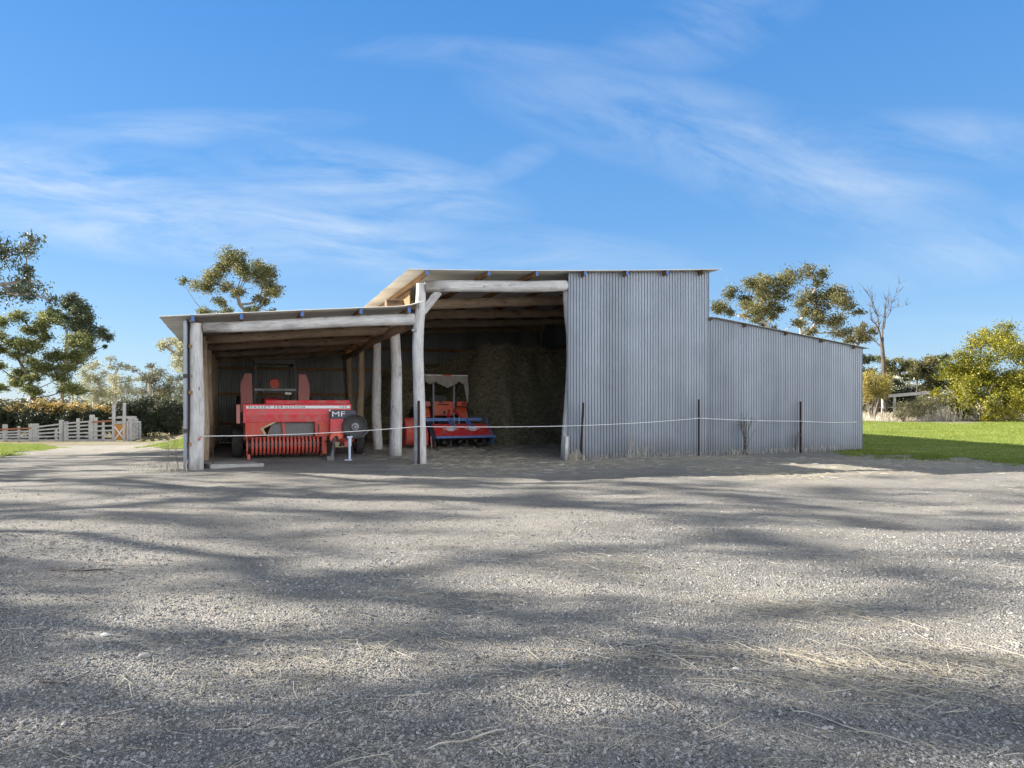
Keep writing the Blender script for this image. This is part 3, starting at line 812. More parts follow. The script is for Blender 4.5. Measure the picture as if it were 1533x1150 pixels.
# ------------------------------------------------------------------ tractor parked behind the baler
def rear_tractor():
    g = uv(1.66, 6.0)
    root = thing('farm_tractor', 'red tractor with pale red mudguards and tall dark frame behind the hay baler', 'tractor', (g[0], g[1], tzf(*g)), TH)
    for s in (-1, 1):
        pr = [(s * .58, 1.05), (s * .87, 1.05), (s * .89, 1.75), (s * .78, 2.05), (s * .60, 2.05)]
        m = MB(); m.prism(pr, 'y', -.3, -.26); mg = m.build('mudguard', MT['pink'], root, bevel=.008)
        arc = np.linspace(math.radians(20), math.radians(160), 12)
        m = MB(); m.sheet([[(s * x, .45 - .78 * math.cos(a), .75 + .8 * math.sin(a)) for a in arc] for x in (.6, .9)]); m.build('mudguard_top', MT['pink'], mg)
        m = MB(); m.box((s * .75, -.31, 1.12), (.09, .03, .05)); m.build('reflector', MT['white'], mg)
        wheel(root, (s * .82, .45, .72), .72, .36, .36, lugs=18)
        wheel(root, (s * .66, 2.35, .4), .4, .2, .22)
        m = MB(); m.bar((s * .53, -.2, .9), (s * .5, -.2, 2.36), .07, .07); m.bar((s * .5, -.2, 2.36), (s * .48, 1.3, 2.34), .06, .06); m.bar((s * .48, 1.3, 1.2), (s * .48, 1.3, 2.34), .05, .05); m.build('cab_post', MT['darksteel'], root)
    m = MB(); m.bar((-.53, -.2, 2.36), (.53, -.2, 2.36), .07, .08); m.box((0, .55, 2.4), (1.1, 1.6, .05)); m.build('cab_roof', MT['darksteel'], root)
    m = MB(); m.bar((-.53, -.24, 1.62), (.53, -.24, 1.62), .05, .06); m.build('cross_bar', MT['steel'], root)
    m = MB(); m.lathe([(0, -.03), (.12, -.03), (.14, 0), (.12, .04), (0, .04)], (-.03, -.25, 1.78), 'y', 20); m.build('seat_back', MT['redrust'], root, smooth=True)
    m = MB(); m.box((-.02, .1, 1.2), (.45, .42, .1)); m.build('seat', MT['black'], root, bevel=.02)
    m = MB(); m.box((.33, -.275, 1.52), (.16, .012, .06)); m.build('number_plate', MT['white'], root)
    m = MB(); m.box((0, .5, .75), (.45, 1.3, .5)); m.build('transmission', MT['darksteel'], root, bevel=.03)
    m = MB(); m.box((0, 2.0, 1.1), (.55, 1.5, .65)); m.build('bonnet', MT['red'], root, bevel=.06)
rear_tractor()

# ------------------------------------------------------------------ orange tractor with canopy
def canopy_tractor():
    g = uv(6.42, 6.1)
    root = thing('compact_tractor', 'small orange tractor with cream canvas canopy in the tall bay', 'tractor', (g[0], g[1], tzf(*g)), TH)
    m = MB(); m.box((0, -.02, 1.1), (.6, .12, .43)); bx = m.build('rear_panel', MT['orange'], root, bevel=.015)
    m = MB(); m.box((-.08, -.095, 1.3), (.1, .04, .06)); m.build('latch', MT['black'], bx); m = MB(); m.box((.03, -.095, .98), (.05, .03, .1)); m.build('handle', MT['black'], bx)
    m = MB(); m.box((0, .3, 1.36), (.42, .12, .3)); m.box((0, .12, 1.22), (.42, .4, .1)); m.build('seat', MT['black'], root, bevel=.03)
    for s in (-1, 1):
        m = MB(); m.bar((s * .315, -.12, .6), (s * .315, -.12, 1.98), .05, .05); m.build('roll_bar_post', MT['steel'], root)
        m = MB(); m.box((s * .56, -.1, 1.24), (.3, .1, .14)); mg = m.build('mudguard', MT['orange'] if s > 0 else MT['pink'], root, bevel=.01)
        m = MB(); m.box((s * .62, -.16, 1.24), (.15, .03, .09)); m.build('tail_light', MT['tail'], mg, bevel=.006)
        m = MB(); arc = np.linspace(math.radians(15), math.radians(165), 12)
        m.sheet([[(s * x, .4 - .64 * math.cos(a), .58 + .66 * math.sin(a)) for a in arc] for x in (.42, .74)]); m.build('mudguard_top', MT['orange'], mg)
        wheel(root, (s * .7, .4, .56), .56, .3, .27, lugs=16)
        wheel(root, (s * .5, 1.8, .3), .3, .18, .16)
    m = MB(); m.bar((-.32, -.12, 2.0), (.32, -.12, 2.0), .05, .05); m.build('roll_bar_top', MT['steel'], root)
    m = MB(); m.box((0, 1.6, .9), (.48, 1.2, .5)); m.build('bonnet', MT['orange'], root, bevel=.05)
    m = MB(); m.box((0, .6, .6), (.35, 1.4, .4)); m.build('transmission', MT['darksteel'], root, bevel=.03)
    m = MB(); m.lathe([(.17, -.012), (.185, 0), (.17, .012), (.16, 0), (.17, -.012)], (-.05, .8, 1.42), 'y', 22); m.build('steering_wheel', MT['black'], root, smooth=True)
    # canopy: frame rail, sagging cloth top, scalloped valance
    m = MB(); m.bar((-.65, -.42, 2.075), (.65, -.42, 2.075), .03, .03); m.bar((-.65, 1.0, 2.1), (.65, 1.0, 2.1), .03, .03); m.bar((-.65, -.42, 2.075), (-.65, 1.0, 2.1), .03, .03); m.bar((.65, -.42, 2.075), (.65, 1.0, 2.1), .03, .03); m.build('canopy_frame', MT['white'], root)
    m = MB(); m.sheet([[(x, y, 2.1 - .05 * math.sin(PI * (x + .65) / 1.3) * math.sin(PI * (y + .42) / 1.42) + .01 * math.sin(9 * x)) for x in np.linspace(-.65, .65, 14)] for y in np.linspace(-.42, 1.0, 10)]); cl = m.build('canopy', MT['canvas'], root, smooth=True)
    G = []
    xs_ = np.linspace(-.64, .64, 40)
    def low(x):
        t = abs(x - .02)
        d = .20 + .17 * max(0, 1 - (t / .34)) if t < .34 else .13 + .12 * abs(math.sin((t - .34) * 9))
        return d
    for k in range(6):
        q = k / 5
        G.append([(x, -.435 - .02 * q + .035 * math.sin(x * 21) * q + .02 * math.sin(x * 47) * q, 2.07 - low(x) * q) for x in xs_])
    m = MB(); m.sheet(G); v = m.build('valance', MT['canvas'], cl, smooth=True)
    G = []
    for k in range(8):
        q = k / 7; ww = .16 * (1 - q) ** .7 + .012
        G.append([(.655 + .01 * math.sin(q * 5) - ww * a + .04 * q, -.42 + .03 * a + .02 * math.sin(q * 8), 2.06 - .78 * q) for a in (0, .33, .66, 1)])
    m = MB(); m.sheet(G); m.build('torn_flap', MT['canvas'], cl, smooth=True)
    m = MB(); m.prism([(-.13, 2.09), (.17, 2.09), (.13, 2.06), (.02, 2.03), (-.09, 2.06)], 'y', -.462, -.455); m.build('canopy_patch', MT['orange'], cl)
canopy_tractor()

# ------------------------------------------------------------------ rotary tiller behind the orange tractor
def tiller():
    g = uv(4.97, 4.5)
    root = thing('rotary_tiller', 'red and blue rotary tiller with two white badges below the canopy tractor', 'tiller', (g[0], g[1], tzf(*g)), TH)
    W = 2.55; x0 = .82
    m = MB(); m.box(((.30 + W - .25) / 2, .5, .79), (W - .55, .09, .09)); m.build('top_bar', MT['blue'], root, bevel=.006)
    m = MB(); m.prism([(.42, .66), (.47, .67), (.03, .345), (-.02, .335)], 'x', x0, W - .1); hd = m.build('hood', MT['hoodred'], root, bevel=.004)
    m = MB(); m.box(((x0 + W) / 2, -.03, .315), (W - x0 + .02, .05, .06)); m.build('hood_edge', MT['blue'], root, bevel=.004)
    for xa in (x0 + .48, W - .6):
        prof = [(-.24, .03), (-.1, .045), (-.08, .09), (.08, .09), (.1, .045), (.24, .03), (.12, .0), (.07, -.06), (-.07, -.06), (-.12, .0)]
        b = MB(); s = Vector((0, .44, .325)).normalized(); nrm = Vector((0, -.325, .44)).normalized()
        c = Vector((xa, .215, .50)) + nrm * .012
        P = [c + Vector((p[0], 0, 0)) + s * p[1] for p in prof]; P2 = [p + nrm * .006 for p in P]; n = len(P)
        b.add(P + P2, [tuple(range(n)), tuple(range(n, 2 * n))] + [(i, (i + 1) % n, n + (i + 1) % n, n + i) for i in range(n)])
        b.build('badge', MT['stripe'], hd)
    m = MB(); m.prism([(-.05, .28), (.52, .68), (.62, .82), (.75, .6), (.6, .12), (.1, .1)], 'x', W - .08, W - .04); m.build('end_plate', MT['blue'], root)
    m = MB(); m.prism([(-.06, .28), (.45, .72), (.52, .86), (.7, .6), (.5, .2), (.1, .14)], 'x', x0 - .14, x0 - .02); m.build('end_plate', MT['darkblue'], root)
    # left chain case and drum
    m = MB(); m.prism([(.05, .1), (0, .4), (.2, .62), (.45, .6), (.4, .08), (.2, .02)], 'x', x0 - .42, x0 - .2); m.build('chain_case', MT['hoodred'], root, bevel=.03)
    m = MB(); m.lathe([(.02, 0), (.36, 0), (.39, .03), (.39, .3), (.36, .34), (.02, .34)], (.02, .55, .46), 'x', 26); m.build('side_drum', MT['redrust'], root, smooth=True)
    m = MB(); m.bar((x0 - .16, -.03, .34), (x0 - .13, -.05, -.0), .05, .03); m.build('depth_leg', MT['pink'], root)
    m = MB(); m.lathe([(.02, 0), (.07, 0), (.07, W - x0 - .1), (.02, W - x0 - .1)], (x0, .4, .26), 'x', 14)
    for k in range(11):
        for a in range(4):
            an = a * PI / 2 + k * .5; x = x0 + .08 + k * .155
            p = Vector((x, .4 + .25 * math.cos(an), .26 + .25 * math.sin(an)))
            m.bar((x, .4, .26), p, .02, .06); m.bar(p, p + Vector((.08, .05 * math.sin(an), -.05 * math.cos(an))), .02, .05)
    m.build('tine_rotor', MT['darksteel'], root)
    m = MB(); m.prism([(0, 0), (.45, 0), (.5, .08), (.2, .28), (.1, .1)], 'x', W - .34, W - .24); m.box((W - .3, .1, .03), (.4, .4, .04)); m.build('skid', MT['darksteel'], root)
    for x in (1.35, 1.85):
        m = MB(); m.bar((x, .48, .77), (x + .1, .28, .56), .06, .1); m.build('bracket', MT['blue'], root)
    for x in (1.47, 1.61):
        m = MB()
        m.tube([(x + .018 * math.cos(t), .42 + .018 * math.sin(t), .64 + .012 * t) for t in np.linspace(0, 18, 60)], .006, 5); m.build('spring', MT['stripe'], root)
    m = MB(); m.bar((1.3, .5, .8), (1.45, .9, 1.05), .06, .06); m.bar((1.75, .5, .8), (1.6, .9, 1.05), .06, .06); m.build('linkage_frame', MT['hoodred'], root)
    m = MB(); m.box((1.54, .72, .72), (.3, .3, .26)); m.build('gearbox', MT['darksteel'], root, bevel=.03)
tiller()

# ------------------------------------------------------------------ pickets and tape
def picket_mesh(hh):
    m = MB()
    for k in range(3):
        a = k * 2 * PI / 3 + .5
        d = Vector((math.cos(a), math.sin(a), 0)) * .03; t = Vector((-math.sin(a), math.cos(a), 0)) * .003
        V = [(-t.x, -t.y, -.3), (d.x - t.x, d.y - t.y, -.3), (d.x + t.x, d.y + t.y, -.3), (t.x, t.y, -.3)]
        m.add([(p[0], p[1], z) for z in (-.3, hh) for p in V], [(0, 1, 5, 4), (1, 2, 6, 5), (2, 3, 7, 6), (3, 0, 4, 7), (4, 5, 6, 7), (0, 3, 2, 1)])
    return m
tape_pts = []
def picket(px, v, ytop, yt, lab, lean=0.0, body='rust'):
    u = u_at(px, v); x, y = uv(u, v); gz_ = tzf(x, y)
    top = CH + (HY - ytop) / F * y; zt = CH + (HY - yt) / F * y
    o = picket_mesh(top - gz_).build('star_picket', MT[body], None, loc=(x, y, gz_))
    tag(o, lab, 'fence post', 'steel pickets holding the white tape'); o.rotation_euler = (0, lean, .3)
    cap = MB(); cap.box((0, -.03, zt - gz_), (.03, .03, .05)); cap.build('insulator', MT['black'], o)
    return (x + math.sin(lean) * (zt - gz_), y - .05, zt)
u = u_at(303, -.15); a = uv(u, -.16); tape_pts.append((a[0], a[1], CH + (HY - 653) / F * a[1]))
tape_pts.append(picket(626.5, -.2, 600, 638.5, 'thin dark steel picket standing directly against the tall middle log post'))
tape_pts.append(picket(869, -.3, 603, 637, 'leaning steel picket beside the right log jamb of the open bay', .05))
tape_pts.append(picket(1046, -.35, 598, 626, 'upright dark picket at the high point of the white tape, mid iron wall'))
tape_pts.append(picket(1198, -.3, 601, 630.5, 'dark picket before the low right wing, nearest the shed end'))
a = uv(u_at(1283, -.2), -.17); tape_pts.append((a[0], a[1], CH + (HY - 632) / F * a[1]))
m = MB(); pts = []
for i in range(len(tape_pts) - 1):
    p, q = Vector(tape_pts[i]), Vector(tape_pts[i + 1])
    for k in range(9):
        t = k / 9; s = p.lerp(q, t); s.z -= .05 * 4 * t * (1 - t) * (.4 if i else .9); pts.append(s)
pts.append(Vector(tape_pts[-1]))
m.tube(pts, .0065, 6)
tag(m.build('fence_tape', MT['tape'], None, smooth=True), 'thin white electric fence tape strung across the whole shed front', 'fence tape')
# short thin picket and its insulator tie left
x, y = uv(u_at(317, -.05), .25)
o = MB(); o.tube([(0, 0, -.2), (.01, 0, .62)], .008, 6)
tag(o.build('thin_stake', MT['rust'], None, loc=(x, y, tzf(x, y))), 'thin short rod stake standing just inside the left front post', 'stake')
m = MB(); a = uv(u_at(296, -.16), -.16); z = CH + (HY - 655) / F * a[1]
m.tube([(a[0] + .07, a[1], z + .03), (a[0] + .03, a[1] - .01, z - .02), (a[0] + .02, a[1] - .01, z - .07)], .008, 7); m.lathe([(.0, -.02), (.018, -.02), (.02, .015), (0, .02)], (a[0] + .03, a[1] - .01, z - .03), 'y', 12)
tag(m.build('tape_handle', MT['hoodred'], None, smooth=True), 'small red tape handle tied to the left front post', 'handle')

# ------------------------------------------------------------------ vegetation
LM = {}
LM['gum'] = leafmat('gum_leaves', [(0, (.035, .045, .02)), (.35, (.11, .125, .05)), (.7, (.24, .23, .095)), (1, (.46, .41, .19))], .45)
LM['gumdark'] = leafmat('dark_gum_leaves', [(0, (.025, .037, .022)), (.5, (.075, .095, .05)), (1, (.2, .22, .12))], .3)
LM['gumbrown'] = leafmat('olive_gum_leaves', [(0, (.045, .05, .022)), (.4, (.14, .142, .06)), (.75, (.29, .265, .11)), (1, (.52, .44, .22))], .45)
LM['spread'] = leafmat('green_tree_leaves', [(0, (.03, .042, .018)), (.4, (.11, .135, .045)), (.75, (.27, .28, .1)), (1, (.52, .5, .23))], .45)
LM['pale'] = leafmat('pale_gum_leaves', [(0, (0.198, 0.214, 0.116)), (.5, (0.396, 0.396, 0.247)), (1, (0.627, 0.594, 0.396))], .35)
LM['yellow'] = leafmat('yellow_green_leaves', [(0, (.022, .034, .008)), (.28, (.10, .11, .014)), (.6, (.30, .285, .022)), (1, (.58, .51, .08))], .38, .45, .4)
LM['ochre'] = leafmat('ochre_leaves', [(0, (0.132, 0.124, 0.033)), (.5, (0.396, 0.330, 0.083)), (1, (0.742, 0.594, 0.165))], .35)
LM['hedge'] = leafmat('hedge_leaves', [(0, (0.013, 0.020, 0.012)), (.6, (0.036, 0.049, 0.023)), (1, (0.116, 0.132, 0.058))], .15)
LM['flower'] = leafmat('orange_flower', [(0, (.16, .14, .05)), (.4, (.5, .33, .08)), (1, (.75, .54, .18))], .3)
LM['bush'] = leafmat('olive_bush_leaves', [(0, (0.041, 0.046, 0.021)), (.5, (0.124, 0.124, 0.058)), (1, (0.314, 0.281, 0.148))], .25)
LM['cream'] = leafmat('cream_tips', [(0, (0.495, 0.462, 0.314)), (1, (0.850, 0.850, 0.693))], .3)
LM['dead'] = leafmat('dry_leaves', [(0, (0.264, 0.198, 0.116)), (1, (0.693, 0.544, 0.363))], .3)
def bark(name, a, b): 
    m, nt, bs = new_mat(name); c = objco(nt)
    nt.links.new(ramp(nt, noise(nt, mapping(nt, c, (1, 1, .3)), 5, 5, .65), [(.32, a), (.65, b)]), bs.inputs['Base Color']); bs.inputs['Roughness'].default_value = .9
    bump(nt, noise(nt, mapping(nt, c, (1, 1, .2)), 18, 4, .6), .5, .03, bs)
    return m
BK = {'grey': bark('grey_bark', (.12, .1, .085), (.32, .27, .23)), 'dark': bark('dark_bark', (.035, .028, .024), (.13, .1, .08)), 'pale': bark('pale_bark', (.3, .26, .22), (.6, .55, .48))}

def leaf_quads(P, L, W, droop=.4, rng=RNG):
    n = len(P)
    yaw = rng.uniform(0, 2 * PI, n); el = rng.normal(-droop, .55, n)
    d = np.stack([np.cos(yaw) * np.cos(el), np.sin(yaw) * np.cos(el), np.sin(el)], 1)
    r = rng.normal(0, 1, (n, 3)); s = np.cross(d, r); s /= np.linalg.norm(s, axis=1)[:, None] + 1e-9
    nn = np.cross(d, s)
    l = L * rng.uniform(.6, 1.3, n)[:, None]; w = W * rng.uniform(.6, 1.3, n)[:, None]
    a = P - d * l * .5; b = P + s * w * .5 + nn * w * .12; c = P + d * l * .5; e = P - s * w * .5 + nn * w * .12
    V = np.stack([a, b, c, e], 1).reshape(-1, 3)
    return V, np.arange(4 * n).reshape(-1, 4)

def build_skeleton(root, trunk, clumps, tip, rng, trunk_r=None, bow=.12, up=.35):
    """trunk: list of points (relative); clumps: array of centres. returns paths with radii by the pipe rule"""
    nodes = [Vector(p) for p in trunk]; par = [-1] + list(range(len(trunk) - 1)); tips = set()
    order = sorted(range(len(clumps)), key=lambda i: (Vector(clumps[i]) - nodes[-1]).length)
    for ci in order:
        c = Vector(clumps[ci])
        best = None
        for k, nd in enumerate(nodes):
            if k == 0 and len(trunk) > 2: continue
            d = c - nd; L = d.length
            if L < 1e-6: continue
            cost = L + 1.6 * max(0, nd.z - c.z) + .4 * max(0, .35 - d.z / L) * L
            if best is None or cost < best[0]: best = (cost, k)
        k = best[1]; a = nodes[k]; L = (c - a).length
        ns = max(2, int(L / .7)); side = Vector(rng.normal(0, 1, 3)) * bow * L
        prev = k
        for i in range(1, ns + 1):
            t = i / ns
            p = a.lerp(c, t) + side * (t * (1 - t)) - Vector((0, 0, 1)) * up * L * t * (1 - t) * .5 + Vector(rng.normal(0, .015 * L, 3)) * (t < 1)
            nodes.append(p); par.append(prev); prev = len(nodes) - 1
        tips.add(prev)
    n = len(nodes); area = [0.0] * n
    kids = [[] for _ in range(n)]
    for i, p in enumerate(par):
        if p >= 0: kids[p].append(i)
    for i in range(n - 1, -1, -1):
        area[i] = 1.0 if not kids[i] else sum(area[k] for k in kids[i])
    tot = max(area[0], 1.0); rad = [0.0] * n
    for i in range(n):
        full = (trunk_r or tip * 6) * (area[i] / tot) ** .62
        if i and area[i] == 1.0 and par[i] >= 0:
            # taper along an unbranched limb
            full = min(full, max(tip * .5, rad[par[i]] * .86))
        elif par[i] >= 0 and rad[par[i]] > 0: full = min(full, rad[par[i]] * .985)
        rad[i] = max(full, tip * .45)
    return nodes, par, kids, rad

def tree_meshes(root, trunk, clumps, radii, leaf, bk, nleaf, L, W, tip=.02, trunk_r=None, droop=.4, seed=0, sub=7, flat=.75, twigs=True, sparse=1.0, fluff=1.0):
    rng = np.random.default_rng(seed)
    C = np.array(clumps, float); radii = np.array(radii, float)
    nodes, par, kids, rad = build_skeleton(root, trunk, C, tip, rng, trunk_r)
    m = MB()
    done = set(); n = len(nodes)
    starts = [0] + [k for i in range(n) for k in kids[i] if k != (max(kids[i], key=lambda q: rad[q]) if kids[i] else None)]
    for s0 in starts:
        path = []; r = []
        if par[s0] >= 0: path.append(nodes[par[s0]]); r.append(min(rad[par[s0]], rad[s0] * 1.15))
        cur = s0
        while True:
            path.append(nodes[cur]); r.append(rad[cur])
            if not kids[cur]: break
            cur = max(kids[cur], key=lambda q: rad[q])
        if len(path) >= 2: m.tube(path, r, 9 if r[0] > .08 else (6 if r[0] > .03 else 4), False)
    # twigs + leaves
    wts = radii ** 2; wts = wts / wts.sum(); PL = []
    for c, r, wt in zip(C, radii, wts):
        r = r * 1.12; k = max(4, int(sub * rng.uniform(1.3, 2.0)))
        sc = rng.normal(0, 1, (k, 3)); sc /= np.linalg.norm(sc, axis=1)[:, None]; sc *= (rng.random(k) ** .4)[:, None] * r * .95
        sc[:, 2] *= flat
        if twigs:
            for q in sc: m.tube([c, c + q * .55 + np.array([0, 0, .03 * r]), c + q], [tip * .6, tip * .45, tip * .25], 3, False)
        cnt = int(nleaf * wt * sparse) + 4
        idx = rng.integers(0, k, cnt)
        g = rng.normal(0, 1, (cnt, 3)) * r * fluff * rng.uniform(.16, .42, (cnt, 1)); g[:, 2] *= .8
        PL.append(c + sc[idx] + g)
    m.build('trunk', BK[bk], root, smooth=True, fixn=False)
    P = np.concatenate(PL)
    V, Fc = leaf_quads(P, L, W, droop, rng)
    link('crown', fast_mesh('crown', V, Fc), LM[leaf], root)

def px_tree(name, label, cat, Y, base, trunk_px, clumps, leaf, bk, nleaf, L, W, depth=.5, scale=(1, 0, 0), seed=0, group=None, rs=1.0, **kw):
    """trunk_px: polyline of photo pixels (from base up); clumps: (px,py,r px) ; scale=(k, ox, oy) converts zoomed pixels"""
    k, ox, oy = scale; rng = np.random.default_rng(seed + 1000)
    bx = (base - 766) / F * Y; bz = tzf(bx, Y)
    root = thing(name, label, cat, (bx, Y, bz), 0, group)
    o = np.array([bx, Y, bz])
    tp = [np.array([0, 0, -.3])] + [at(p[0], p[1], Y) - o + np.array([0, rng.normal(0, .1), 0]) for p in trunk_px]
    cl = []; rr = []
    allx = [c[0] / k for c in clumps]; span = (max(allx) - min(allx)) / F * Y if len(allx) > 1 else 1
    for c in clumps:
        p = at(c[0] / k + ox, c[1] / k + oy, Y) - o
        p[1] += rng.uniform(-1, 1) * span * .5 * depth
        cl.append(p); rr.append(c[2] / k / F * Y * rs)
    tree_meshes(root, tp, cl, rr, leaf, bk, nleaf, L, W, seed=seed, **kw)
    return root

# --- left side
px_tree('spreading_tree', 'large spreading green tree with dark forked trunk behind the flowering hedge', 'tree', 62, 50,
        [(48, 640), (49, 612), (50, 596), (52, 580)],
        [(60,500,50),(130,470,50),(200,465,55),(250,505,55),(30,560,50),(110,590,50),(200,610,70),(285,560,60),(330,590,60),(270,650,60),(350,655,60),(385,640,40),(20,620,40),(80,665,40),(240,700,60),(310,740,50),(350,795,45),(260,790,60),(60,715,40),(190,745,40),(300,800,45),(160,530,50),(10,690,40),(370,700,35),(215,560,45),(20,740,40),(90,770,38),(150,790,36),(300,700,50),(210,800,45),(30,790,36),(0,600,50),(130,650,45)],
        'spread', 'dark', 32000, .22, .10, scale=(3.025, 0, 320), seed=1, tip=.03, trunk_r=.24, flat=.5, droop=.1, rs=.74)
px_tree('gum_tree', 'tall dark gum tree rising just behind the spreading tree', 'tree', 75, 95,
        [(93, 640), (94, 590), (96, 540), (100, 500)],
        [(340,395,42),(300,412,30),(380,430,45),(412,470,35),(330,460,45),(400,530,55),(440,545,40),(360,510,50),(405,620,30),(450,598,12),(290,480,35),(270,440,25),(430,575,30),(350,560,40)],
        'gumdark', 'grey', 15000, .26, .11, scale=(3.025, 0, 320), seed=2, tip=.035, trunk_r=.2, rs=.82)
for i, (b, Y, tp, cl, lab, n, lf) in enumerate([
    (140, 70, [(140, 640), (141, 610), (143, 585)], [(400,690,30),(430,680,20),(410,740,35),(380,720,25),(440,760,35),(400,800,45),(450,800,40),(470,720,15),(430,830,40)], 'thin pale gum with bare twisted limbs right of the spreading tree', 3600, 'pale'),
    (172, 74, [(172, 640), (171, 610), (172, 580), (172, 560)], [(515,660,20),(500,690,20),(540,690,20),(490,740,25),(560,690,15),(580,700,20),(530,750,35),(560,790,40),(500,800,40),(590,750,25),(600,800,40),(480,820,40)], 'thin pale gum with open crown left of the dark hedge', 3600, 'pale'),
    (225, 78, [(225, 640), (224, 600), (222, 565)], [(660,690,18),(690,690,15),(640,740,30),(680,740,40),(740,735,35),(700,780,45),(640,800,40),(780,790,40),(760,830,40),(620,710,15),(800,750,30),(700,830,50),(820,830,40)], 'broad grey green gum above the dark hedge', 7000, 'bush')]):
    px_tree('pale_gum', lab, 'tree', Y, b, tp, cl, lf, 'pale', n, .22, .09, scale=(3.025, 0, 320), seed=10 + i, tip=.045, trunk_r=.24, group='gums beyond the dark hedge')
px_tree('pale_gum', 'pale yellow green gum showing past the left roof eave', 'tree', 58, 285, [(285, 640), (284, 590), (282, 545)],
        [(240,515,8),(250,520,9),(258,512,9),(265,525,12),(270,510,12),(262,540,12),(275,550,14),(280,530,14),(290,515,16),(270,580,12),(268,600,12),(300,540,18),(250,565,8)], 'pale', 'pale', 5200, .2, .09, seed=16, tip=.03, trunk_r=.25)
px_tree('gum_tree', 'gum tree with rounded clumped crown rising above the left roof', 'tree', 52, 348, [(348, 640), (347, 560), (346, 505), (345, 478)],
        [(250,470,85),(340,410,75),(460,380,75),(480,330,60),(440,450,65),(560,225,80),(650,205,85),(760,240,80),(830,240,55),(700,290,50),(560,300,50),(820,360,75),(920,330,85),(1010,350,75),(900,430,80),(1000,430,75),(960,500,65),(1050,530,65),(1085,620,35),(620,540,65),(680,570,45),(870,610,50),(970,660,50),(590,680,50),(320,790,60),(420,800,50),(600,780,60),(780,780,55),(900,780,55),(1050,750,28),(670,370,35),(200,480,40),(740,330,50)],
        'gum', 'grey', 24000, .16, .075, scale=(7.19, 260, 360), seed=3, tip=.025, trunk_r=.19, rs=1.2, depth=.7, droop=.3)
# left edge gum, trunk off frame
px_tree('gum_tree', 'dark shaded gum branch hanging in from the left frame edge', 'tree', 19, -330, [(-330, 600), (-322, 520), (-300, 460), (-240, 400), (-160, 380)],
        [(20,80,42),(75,115,40),(100,165,30),(40,175,42),(5,230,35),(60,230,28),(15,295,35),(70,310,42),(110,300,28),(140,360,16),(60,355,28),(20,340,32),(-60,140,80),(-70,300,80),(-180,160,110),(-200,320,110),(-320,200,120),(-360,60,110),(-480,180,120),(-520,330,110),(-640,240,130),(-760,180,110),(-420,-60,120),(-600,20,120),(-860,300,130),(-1000,200,130),(-1150,300,120),(-1300,240,110),(-900,60,110)],
        'gumdark', 'grey', 26000, .13, .042, scale=(3.025, 0, 320), seed=4, tip=.012, trunk_r=.17, depth=.4, droop=.7, twigs=True)

# hedge of flowering shrubs behind the yards
def shrub(name, label, X, Y, z0, rx, ry, hh, leaf, nleaf, L, W, seed, cat='shrub', group=None, tipleaf=None, bk='dark', stems=7, low=.12, droop=0.0, fill=.85):
    rng = np.random.default_rng(seed)
    root = thing(name, label, cat, (X, Y, z0), 0, group)
    m = MB(); ends = []
    for i in range(stems):
        a = rng.uniform(0, 2 * PI); q = rng.uniform(.3, .8)
        e = np.array([math.cos(a) * rx * q, math.sin(a) * ry * q, hh * rng.uniform(.5, .85)])
        m.tube([(0, 0, -.1), e * np.array([.3, .3, .4]) + rng.normal(0, .04, 3) * hh, e], [.02 * hh, .014 * hh, .005 * hh], 5, False)
        for j in range(4):
            f = e * rng.uniform(.4, .9); g = f + rng.normal(0, .25, 3) * np.array([rx, ry, hh * .5])
            m.tube([f, g], [.008 * hh, .003 * hh], 4, False)
    m.build('stems', BK[bk], root, smooth=True, fixn=False)
    nc = 46
    d = rng.normal(0, 1, (nc, 3)); d /= np.linalg.norm(d, axis=1)[:, None]
    d *= (rng.random(nc) ** .3)[:, None] * fill
    C = np.stack([d[:, 0] * rx, d[:, 1] * ry, hh * (low + (1 - low) * (.5 + .47 * d[:, 2]))], 1)
    idx = rng.integers(0, nc, nleaf)
    P = C[idx] + rng.normal(0, 1, (nleaf, 3)) * np.array([rx, ry, hh * .55]) * .13
    P[:, 2] = np.abs(P[:, 2])
    top = None
    if tipleaf:
        top = (P[:, 2] > hh * rng.uniform(.6, .98, nleaf)) & (rng.random(nleaf) < .8) & (vnoise(P[:, 0] * 1.1 + seed, P[:, 2] * 1.3, seed) > .3)
        V, Fc = leaf_quads(P[top] + np.array([0, 0, .03 * hh]), L, W, -.3, rng); link('flowers', fast_mesh('flowers', V, Fc), LM[tipleaf], root, kind='stuff'); P = P[~top]
    V, Fc = leaf_quads(P, L, W, droop, rng)
    link('foliage', fast_mesh('foliage', V, Fc), LM[leaf], root)
    return root
labs = ['flowering shrub at the left end of the yard hedge, thick with orange blossom', 'second flowering hedge shrub from the left frame edge', 'third flowering hedge shrub, below the forked trunk of the spreading tree', 'fourth flowering shrub, behind the double yard posts', 'fifth flowering shrub, behind the pale yard gate', 'last flowering shrub, just left of the tall loading posts']
for i, (px, py, rp) in enumerate([(-4, 606, 17), (22, 600, 20), (54, 597, 22), (88, 600, 21), (118, 602, 20), (150, 607, 18)]):
    Y = 47.5 + .6 * (i % 2); X = (px - 766) / F * Y; z0 = tzf(X, Y); zt = CH + (HY - py) / F * Y
    shrub('flowering_shrub', labs[i], X, Y, z0, rp / F * Y * 1.05, 1.4, zt - z0, 'hedge', 7500, .15, .07, 100 + i, group='flowering shrubs in the yard hedge', tipleaf='flower', low=-.12)
labs = ['dark dense shrub right behind the yard loading ramp', 'tall dark shrub in the middle of the right hedge', 'dark dense shrub nearest the shed corner']
